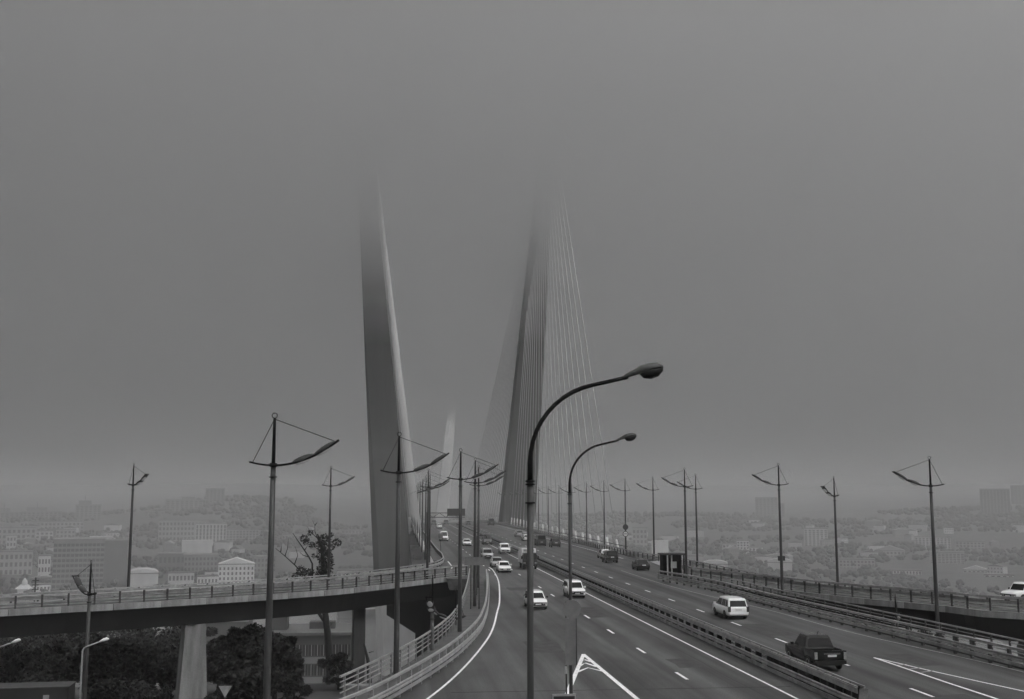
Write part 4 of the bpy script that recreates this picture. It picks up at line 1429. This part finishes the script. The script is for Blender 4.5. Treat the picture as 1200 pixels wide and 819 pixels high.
t = mb.build('block_wall', M_CONC, None, (p.x, p.y, p.z - 0.9)); tag(t, 'short pale concrete wall end with coping at the foot of the railing', 'wall')

# ------------------------------------------------------------------ buildings


def windows(mb, w, h, nx, nz, y, ww=0.55, wh=0.55, z0=0.06, flip=False, axis='x', recess=0.06):
    for i in range(nx):
        for j in range(nz):
            cx = -w / 2 + w * (i + 0.5) / nx
            cz = h * z0 + h * (1 - z0 - 0.05) * (j + 0.5) / nz
            a, b = w / nx * ww, h / nz * wh
            if axis == 'x':
                mb.box((cx, y, cz), (a, recess * 2, b))
            else:
                mb.box((y, cx, cz), (recess * 2, a, b))


def building(px0, px1, ytop, dep, g, nx, nz, label, thick=16, cat='building', name='city_building', roof=None, rz=0.0, win=M_WIN, ww=0.55, wh=0.5, group='city across the bay', base=None, extra=None):
    a, b = D(px0, ytop, dep), D(px1, ytop, dep)
    c = (a + b) / 2
    w = abs(b.x - a.x)
    az = -math.atan2(c.x, c.y)
    gz = base if base is not None else min(ground_z(c.x, c.y), ground_z(c.x, c.y + thick)) - 2.0
    h = max(3.0, c.z - gz)
    t = thing(name, label, cat, (c.x, c.y + thick / 2, gz), az + rz, group)
    mb = MB(); mb.box((0, 0, h / 2), (w, thick, h)); mb.build('wall', M_WALL[g], t)
    if roof != 'none':
        mb = MB(); mb.box((0, 0, h + 0.3), (w + 0.8, thick + 0.8, 0.6)); rf = mb.build('roof', M_WALL[0.12 if g > 0.2 else 0.2], t)
        if roof == 'box':
            mb = MB(); mb.box((w * 0.1, 0, h + 2.0), (w * 0.35, thick * 0.5, 2.9)); mb.build('roof_house', M_WALL[g], rf)
        if roof == 'gable':
            mb = MB()
            p = [(-w / 2, h + 0.6), (w / 2, h + 0.6), (0, h + 0.6 + w * 0.16)]
            mb.loft([[(x, -thick / 2, z) for x, z in p], [(x, thick / 2, z) for x, z in p]]); mb.build('gable', M_WALL[g], rf)
        if roof == 'arch':
            mb = MB()
            p = [(w / 2 * math.cos(PI * k / 12), h + 0.6 + w * 0.13 * math.sin(PI * k / 12)) for k in range(13)]
            mb.loft([[(x, -thick / 2, z) for x, z in p], [(x, thick / 2, z) for x, z in p]]); mb.build('arched_roof', M_WALL[g], rf)
        if roof == 'step':
            mb = MB(); mb.box((-w * 0.14, 0, h + 2.9), (w * 0.5, thick * 0.8, 4.6)); mb.build('top_storey', M_WALL[g], rf)
            mb = MB(); mb.tube([(-w * 0.14, 0, h + 5), (-w * 0.14, 0, h + 11)], 0.25, 6); mb.build('antenna', M_POST, rf)
    if nx and nz:
        mb = MB()
        windows(mb, w, h, nx, nz, -thick / 2, ww, wh)
        s = 1 if c.x < 0 else -1
        windows(mb, thick, h, max(2, int(thick / (w / nx))), nz, s * w / 2, ww, wh, axis='y')
        o = mb.build('small_windows', win, t)
        o['kind'] = 'stuff'
    return t


B = building
# left of the towers
B(56, 114, 632, 800, 0.2, 12, 9, 'large grey office slab rising behind the left ramp, lower-street lamp before it', 34, roof=None, ww=0.8, wh=0.5)
B(114, 143, 633.5, 812, 0.12, 0, 0, 'darker blank block joined to the right side of the office slab', 30)
B(101, 127, 628.5, 835, 0.48, 0, 0, 'pale flat box seen just above the office slab roof', 20, roof='none')
B(254, 296, 661, 790, 0.66, 9, 5, 'bright white gabled building with rows of small windows by the ramp rail', 18, roof='gable', ww=0.45)
B(213, 252, 650, 880, 0.2, 9, 4, 'wide grey block left above the white gabled building', 22)
B(211, 246, 633, 930, 0.48, 0, 0, 'pale windowless stage-like box above the wide grey block', 20, roof='none')
B(183, 214, 648.5, 900, 0.12, 6, 2, 'low dark hall with pale roof edge left of the wide grey block', 20)
B(185, 243, 609, 1180, 0.32, 14, 4, 'long pale institute building with columns high on the left hillside', 16)
B(228, 264, 613, 1120, 0.48, 9, 6, 'pale colonnaded block right of the long institute building', 16, ww=0.5, wh=0.75)
B(264, 302, 620, 1150, 0.32, 10, 5, 'faint block at the right end of the hillside institute row', 16)
B(193, 236, 585, 1420, 0.2, 8, 6, 'big faint apartment block on the left skyline', 20, roof='box')
B(240, 262, 572, 1480, 0.2, 5, 9, 'taller ghostly block dissolving into fog on the left skyline', 18)
B(168, 191, 599, 1400, 0.2, 5, 4, 'small faint block left of the big skyline apartment block', 16)
B(87, 116, 591, 1380, 0.2, 6, 7, 'stepped tower block on the left skyline above the office slab', 18, roof='step')
B(25, 69, 599, 1400, 0.2, 9, 4, 'broad faint block with antenna on the far left skyline', 18, roof='step')
B(-8, 19, 600, 1390, 0.2, 5, 4, 'faint block with thin antenna at the left edge of the skyline', 18, roof='step')
B(23, 95, 611, 1250, 0.32, 16, 3, 'long low pale row below the far left skyline blocks', 14)
B(-10, 38, 618, 1120, 0.32, 9, 3, 'pale row of houses at the left edge of the hillside', 14)
B(6, 17, 627, 1050, 0.48, 3, 3, 'small bright house front near the left edge', 10)
B(40, 60, 622, 1150, 0.48, 4, 3, 'small pale pair of houses above the office slab left corner', 12)
B(64, 86, 620, 1160, 0.32, 5, 3, 'small grey houses directly above the office slab', 12)
B(-8, 34, 646, 880, 0.32, 8, 3, 'low grey quay building at left edge above the white chapel', 14)
B(43, 57, 651, 850, 0.66, 4, 3, 'small bright white house beside the office slab left wall', 10)
B(36, 56, 685, 770, 0.66, 5, 2, 'bright white low kiosk building behind the ramp rail, left of the office slab', 10)
B(146, 181, 672, 790, 0.48, 0, 0, 'low pale hall with arched roof right of the office slab', 22, roof='arch')
B(196, 226, 671, 800, 0.48, 7, 2, 'low pale house row between arched hall and white gabled building', 10)
B(230, 254, 675, 785, 0.66, 6, 2, 'low bright annex touching the white gabled building', 10)
B(296, 322, 652, 900, 0.2, 6, 3, 'faint block left of the nearest lamp pole', 14)
B(330, 356, 626, 1150, 0.32, 7, 2, 'faint low block on the hillside right of the nearest lamp pole', 12)
B(392, 430, 636, 1100, 0.48, 9, 2, 'faint pale terrace left of the left tower', 12)
B(400, 428, 621, 1250, 0.32, 7, 2, 'fainter upper terrace left of the left tower', 12)
B(395, 436, 668, 820, 0.48, 8, 2, 'pale quay sheds just above the left ramp rail near the tower', 14)
# right of the cables
B(888, 913, 582, 1460, 0.2, 6, 11, 'grey tower block on the right skyline', 18, roof='none')
B(913, 921, 589, 1465, 0.2, 2, 9, 'lower wing of the skyline tower block at right', 14, roof='none')
B(946, 972, 619, 1050, 0.48, 6, 9, 'pale slab apartment block left of the ramp lamp', 14)
B(866, 880, 633, 1000, 0.66, 4, 5, 'tall part of the white stepped apartment cluster', 12)
B(880, 896, 641, 990, 0.66, 4, 3, 'right part of the white stepped apartment cluster', 12)
B(849, 865, 637, 1000, 0.48, 4, 3, 'left part of the white stepped apartment cluster', 12)
B(1078, 1116, 629, 1000, 0.48, 10, 7, 'pale slab block behind the large right lamp', 14)
B(1097, 1133, 647, 900, 0.32, 9, 7, 'gridded office block in front of the pale slab at right', 16, ww=0.7)
B(1155, 1186, 572, 1280, 0.2, 9, 18, 'tall hazy apartment tower near the right edge', 20, roof='none', ww=0.6, wh=0.6)
B(1190, 1212, 568, 1500, 0.12, 6, 18, 'second tall tower cut by the right edge', 20, roof='none')
B(1126, 1156, 634, 1000, 0.32, 8, 3, 'low pale block left of the tall hazy tower', 14)
B(1028, 1081, 668, 830, 0.48, 16, 2, 'long pale arcaded quay building at right', 12, ww=0.5, wh=0.7)
B(981, 1027, 655, 870, 0.32, 12, 3, 'long grey low building left of the arcaded quay building', 14)
B(1162, 1192, 685, 790, 0.66, 5, 2, 'bright low building above the white car on the right ramp', 14)
B(1135, 1162, 668, 830, 0.48, 6, 2, 'pale low houses left above the bright low building at right', 12, roof='gable')
B(1030, 1062, 645, 950, 0.32, 8, 2, 'faint low houses in the trees left of the large right lamp', 12, roof='gable')
B(766, 785, 633, 960, 0.66, 0, 0, 'small bright shed right of the round signs', 14, roof='none')
B(743, 760, 618, 1050, 0.32, 4, 4, 'ghostly block behind the round signs', 14)
B(828, 856, 661, 820, 0.48, 0, 0, 'low pale arched hangar right of the shelter', 18, roof='arch')
B(905, 932, 659, 830, 0.48, 0, 0, 'low pale hangar behind the right lamp', 18, roof='arch')
B(775, 826, 651, 840, 0.32, 10, 1, 'long low shed behind the shelter and its lamp', 14)
# white chapel
p = D(27, 697, 765)
gz = ground_z(p.x, p.y) - 2
t = thing('chapel', 'small white pointed chapel at the far left behind the ramp rail', 'building', (p.x, p.y, gz), 0, 'city across the bay')
hz_ = D(27, 678, 765).z - gz
mb = MB(); mb.box((0, 0, hz_ * 0.25), (8.5, 8, hz_ * 0.5)); mb.build('wall', M_WALL[0.66], t)
mb = MB(); mb.loft([[(-4.4, -4.2, hz_ * 0.5), (4.4, -4.2, hz_ * 0.5), (4.4, 4.2, hz_ * 0.5), (-4.4, 4.2, hz_ * 0.5)], [(-1.6, -1.4, hz_ * 0.72), (2.6, -1.4, hz_ * 0.72), (2.6, 1.4, hz_ * 0.72), (-1.6, 1.4, hz_ * 0.72)]]); mb.build('roof', M_WALL[0.66], t)
mb = MB(); mb.tube([(0.6, 0, hz_ * 0.6), (0.6, 0, hz_ * 0.9), (0.6, 0, hz_ * 1.08)], [2.0, 1.7, 0.1], 8); mb.build('spire', M_WALL[0.66], t)
# low office building under the left ramp
p0, p1 = D(352, 744, 205), D(411, 744, 205)
gz = -32.0
t = thing('low_office', 'two-storey low building with window bands behind the bare trunk, under the left ramp', 'building', ((p0.x + p1.x) / 2 - 3, p0.y + 7, gz))
w = p1.x - p0.x + 6
h = p0.z - gz
mb = MB(); mb.box((0, 0, h / 2), (w, 14, h)); mb.build('wall', M_WALL[0.07], t)
mb = MB(); mb.box((0, 0, h + 0.25), (w + 1, 15, 0.5)); rf = mb.build('roof', M_WALL[0.12], t)
mb = MB(); mb.box((2.0, 0, h + 1.1), (4.6, 3, 1.2)); mb.build('roof_vent', M_WALL[0.07], rf)
mb = MB(); mb.box((-6.0, -1, h + 1.6), (3.6, 4, 2.6)); mb.build('stair_head', M_WALL[0.07], rf)
for r in range(3):
    zc = h - 2.6 - 3.4 * r
    mb = MB(); mb.box((0, -7.02, zc - 1.75), (w * 0.99, 0.08, 1.1)); mb.build('spandrel', M_WALL[0.2], t)
    for k in range(14):
        x = -w / 2 + w * (k + 0.5) / 14
        mb = MB(); mb.box((x, -7.0, zc), (w / 14 * 0.84, 0.14, 1.9)); wd = mb.build('window', M_WIN, t)
        mb = MB(); mb.box((x + 0.05, -7.09, zc), (0.09, 0.06, 1.9)); mb.build('mullion', M_WALL[0.32], wd)
p0 = D(262, 728, 240)
t = thing('low_shed', 'long low shed roof seen right of the tapered pier below the ramp', 'building', (p0.x, p0.y, -34))
h = p0.z + 34
mb = MB(); mb.box((0, 6, h / 2), (9, 12, h)); mb.build('wall', M_WALL[0.12], t)
mb = MB(); mb.box((0, 6, h + 0.3), (10, 13, 0.6)); mb.build('roof', M_WALL[0.32], t)
# moored ship
p = D(430, 715, 640)
t = thing('moored_ship', 'hazy moored ship with white deckhouse glimpsed between column and tower', 'ship', (p.x, p.y, WATER_Z))
hl_ = 17.0
pr_ = [(-hl_, 0.0), (-hl_ * 0.92, -3), (hl_ * 0.8, -3.2), (hl_, -0.5), (hl_ * 0.8, 3.2), (-hl_ * 0.92, 3)]
mb = MB(); mb.loft([[(x * 0.94, y_ * 0.8, -1) for x, y_ in pr_], [(x, y_, 4.6) for x, y_ in pr_]]); mb.build('hull', M_WALL[0.12], t)
for x, z, w_, h_ in ((-2, 6.2, 16, 3.2), (-3, 9.2, 11, 2.8), (-4, 11.8, 6, 2.4)):
    mb = MB(); mb.box((x, 0, z), (w_, 4.6, h_)); mb.build('deckhouse', M_WALL[0.66], t)
    mb = MB(); mb.box((x, -2.32, z + 0.3), (w_ * 0.9, 0.1, 0.8)); mb.build('window_band', M_WIN, t)
mb = MB(); mb.tube([(4, 0, 4), (4, 0, 18)], 0.25, 6); mb.build('mast', M_POST, t)
# utility pole
p = D(42, 676, 300)
t = thing('utility_pole', 'thin dark utility pole with cross arms beyond the left ramp', 'pole', (p.x, p.y, -40))
mb = MB(); mb.tube([(0, 0, 0), (0, 0, p.z + 40)], 0.2, 6); mb.build('pole', M_BLACK, t)
for k in range(4):
    mb = MB(); mb.box((0, 0, p.z + 39.2 - 1.1 * k), (1.6, 0.15, 0.2)); mb.build('cross_arm', M_BLACK, t)
# parked lorries glimpsed under the right ramp
for i, (px, lab) in enumerate(((1128, 'left one of the parked trailers under the right ramp'), (1142, 'middle one of the parked trailers under the right ramp'), (1156, 'right one of the parked trailers under the right ramp'))):
    p = D(px, 734, 160)
    gz = ground_z(p.x, p.y)
    t = thing('parked_trailer', lab, 'trailer', (p.x, p.y, gz), 0.3, 'trailers parked under the right ramp')
    mb = MB(); mb.box((0, 0, 2.0), (1.2, 7, 2.8)); mb.build('box_body', M_WALL[0.12 if i != 1 else 0.32], t)
    mb = MB(); mb.box((-0.45, -3.55, 2.0), (0.25, 0.06, 2.6)); mb.build('door_bar', M_WHITE, t)
    for s in (-1, 1):
        wo = put('wheel', ty, t, (s * 0.5, -2.0, 0.45), 0)
        put('rim', rim, wo)

# small houses that can only just be made out among the hillside trees
rng = random.Random(77)
hm = {}
for g in (0.2, 0.32, 0.48, 0.66):
    mb = MB(); mb.box((0, 0, 3.0), (10, 8, 8)); a_ = mb.mesh('wall', M_WALL[g])
    mb = MB()
    p = [(-5.5, 7), (5.5, 7), (0, 9.2)]
    mb.loft([[(x, -4.4, z) for x, z in p], [(x, 4.4, z) for x, z in p]]); b_ = mb.mesh('roof', M_WALL[0.12 if g > 0.3 else 0.32])
    mb = MB(); windows(mb, 10, 7, 5, 2, -4.0, 0.4, 0.4); c_ = mb.mesh('small_windows', M_WALL[0.12])  # windows in a lighter wall grey, distance haze put into their colour
    hm[g] = (a_, b_, c_)
for i in range(64):
    left = rng.random() < 0.5
    az = math.radians(rng.uniform(-25, -4) if left else rng.uniform(10, 31))
    r = (800 if left else 880) + 520 * rng.random()
    x, y = math.sin(az) * r, math.cos(az) * r
    t = thing('hillside_house', 'tiny hazy pale house among the trees of the %s hillside across the bay' % ('left' if left else 'right'), 'house', (x, y, ground_z(x, y)), -az + rng.uniform(-0.5, 0.5), 'tiny houses on the %s hillside' % ('left' if left else 'right'))
    g = rng.choice((0.2, 0.32, 0.48, 0.48, 0.66))
    t.scale = (rng.uniform(0.6, 1.9), rng.uniform(0.8, 1.2), rng.uniform(0.55, 1.05))
    a_, b_, c_ = hm[g]
    put('wall', a_, t); put('roof', b_, t); (put('small_windows', c_, t).__setitem__('kind', 'stuff') if i % 3 == 0 else None)

# ------------------------------------------------------------------ woods of the far hillside: one mass
rng = random.Random(21)
wood = MB()
ico = []
g_ = (1 + 5 ** 0.5) / 2
ICO_V = [V(v).normalized() for v in ((-1, g_, 0), (1, g_, 0), (-1, -g_, 0), (1, -g_, 0), (0, -1, g_), (0, 1, g_), (0, -1, -g_), (0, 1, -g_), (g_, 0, -1), (g_, 0, 1), (-g_, 0, -1), (-g_, 0, 1))]
ICO_F = [(0, 11, 5), (0, 5, 1), (0, 1, 7), (0, 7, 10), (0, 10, 11), (1, 5, 9), (5, 11, 4), (11, 10, 2), (10, 7, 6), (7, 1, 8), (3, 9, 4), (3, 4, 2), (3, 2, 6), (3, 6, 8), (3, 8, 9), (4, 9, 5), (2, 4, 11), (6, 2, 10), (8, 6, 7), (9, 8, 1)]
for _ in range(8000):
    az = math.radians(rng.uniform(-26, 38))
    r = 775 + 830 * rng.random() ** 0.8
    x, y = math.sin(az) * r, math.cos(az) * r
    if noise.noise((x * 0.008, y * 0.008, 4.0)) < -0.12:
        continue
    zc = ground_z(x, y)
    for _k in range(3):
        s = rng.uniform(1.2, 3.4)
        ox, oy, oz = rng.uniform(-3, 3), rng.uniform(-3, 3), rng.uniform(0.5, 3.6)
        wood.add([(x + ox + v.x * s * rng.uniform(0.6, 1.3), y + oy + v.y * s * rng.uniform(0.6, 1.3), zc + oz + v.z * s * rng.uniform(0.6, 1.2)) for v in ICO_V], ICO_F)
o = wood.build('hillside_wood', M_WOOD, fix=False)
tag(o, 'dark hazy woods covering the far hillside across the bay', 'woods', kind='stuff')

# ------------------------------------------------------------------ air: even haze and the low cloud the towers reach into


def air_material(name, density, g=0.0, col=0.97):
    m = bpy.data.materials.new(name)
    m.use_nodes = True
    nt = m.node_tree
    nt.nodes.clear()
    v = nt.nodes.new('ShaderNodeVolumePrincipled')
    v.inputs['Color'].default_value = (col, col, col, 1)
    v.inputs['Density'].default_value = density
    v.inputs['Anisotropy'].default_value = g
    o = nt.nodes.new('ShaderNodeOutputMaterial')
    nt.links.new(v.outputs['Volume'], o.inputs['Volume'])
    return m


def air_box(name, x0, x1, y0, y1, z0, z1, density, g=0.0, col=0.97):
    m = air_material(name, density, g, col)
    mb = MB()
    mb.box(((x0 + x1) / 2, (y0 + y1) / 2, (z0 + z1) / 2), (x1 - x0, y1 - y0, z1 - z0))
    return mb.build(name, m)


hz = air_box('haze', -5300, 5300, -900, 9200, -150, 172, 0.00034, 0.0, 0.76)
tag(hz, 'pale even haze filling the air over road, bay and city', 'haze', kind='stuff')
cl = thing('low_cloud', 'smooth low cloud base swallowing the tops of the bridge towers', 'cloud', (0, 0, 90))
cl['kind'] = 'stuff'
def cloud_slab(i, x0, x1, y0, y1, z0, z1, density):
    m = air_material('cloud_layer', density, 0.85, 0.955)
    NX, NY = 96, 56
    mb = MB()
    vs_, fs_ = [], []
    for k in range(2):
        for b_ in range(NY + 1):
            for a_ in range(NX + 1):
                x, y = x0 + (x1 - x0) * a_ / NX, y0 + (y1 - y0) * b_ / NY
                z = z1 if k else z0 + 7.0 * noise.noise((x / 420.0, y / 420.0, 0.7 * i)) + 3.0 * noise.noise((x / 170.0, y / 170.0, 5 + i))
                vs_.append((x, y, z))
    n1 = NX + 1
    off = n1 * (NY + 1)
    for b_ in range(NY):
        for a_ in range(NX):
            p = b_ * n1 + a_
            fs_.append((p, p + n1, p + n1 + 1, p + 1))
            fs_.append((off + p, off + p + 1, off + p + n1 + 1, off + p + n1))
    for a_ in range(NX):
        p = a_
        fs_.append((p, p + 1, off + p + 1, off + p))
        p = NY * n1 + a_
        fs_.append((p + 1, p, off + p, off + p + 1))
    for b_ in range(NY):
        p = b_ * n1
        fs_.append((p + n1, p, off + p, off + p + n1))
        p = b_ * n1 + NX
        fs_.append((p, p + n1, off + p + n1, off + p))
    mb.add(vs_, fs_, True)
    return mb.build('cloud_layer', m)


for i, (z0, den) in enumerate(((68, 0.0025), (81, 0.0042), (95, 0.008), (111, 0.0145))):
    b3 = cloud_slab(i, -5200 + i, 5200 - i, -800 + i, 9100 - i, z0, 171 - 0.3 * i, den)
    b3.parent = cl
    b3.location = (0, 0, -90)
b3 = air_box('fog_bank', -5250, 5250, 150, 9120, -148.5, 28.0, 0.00045, 0.2, 0.78)
b3.parent = cl
b3.location = (0, 0, -90)
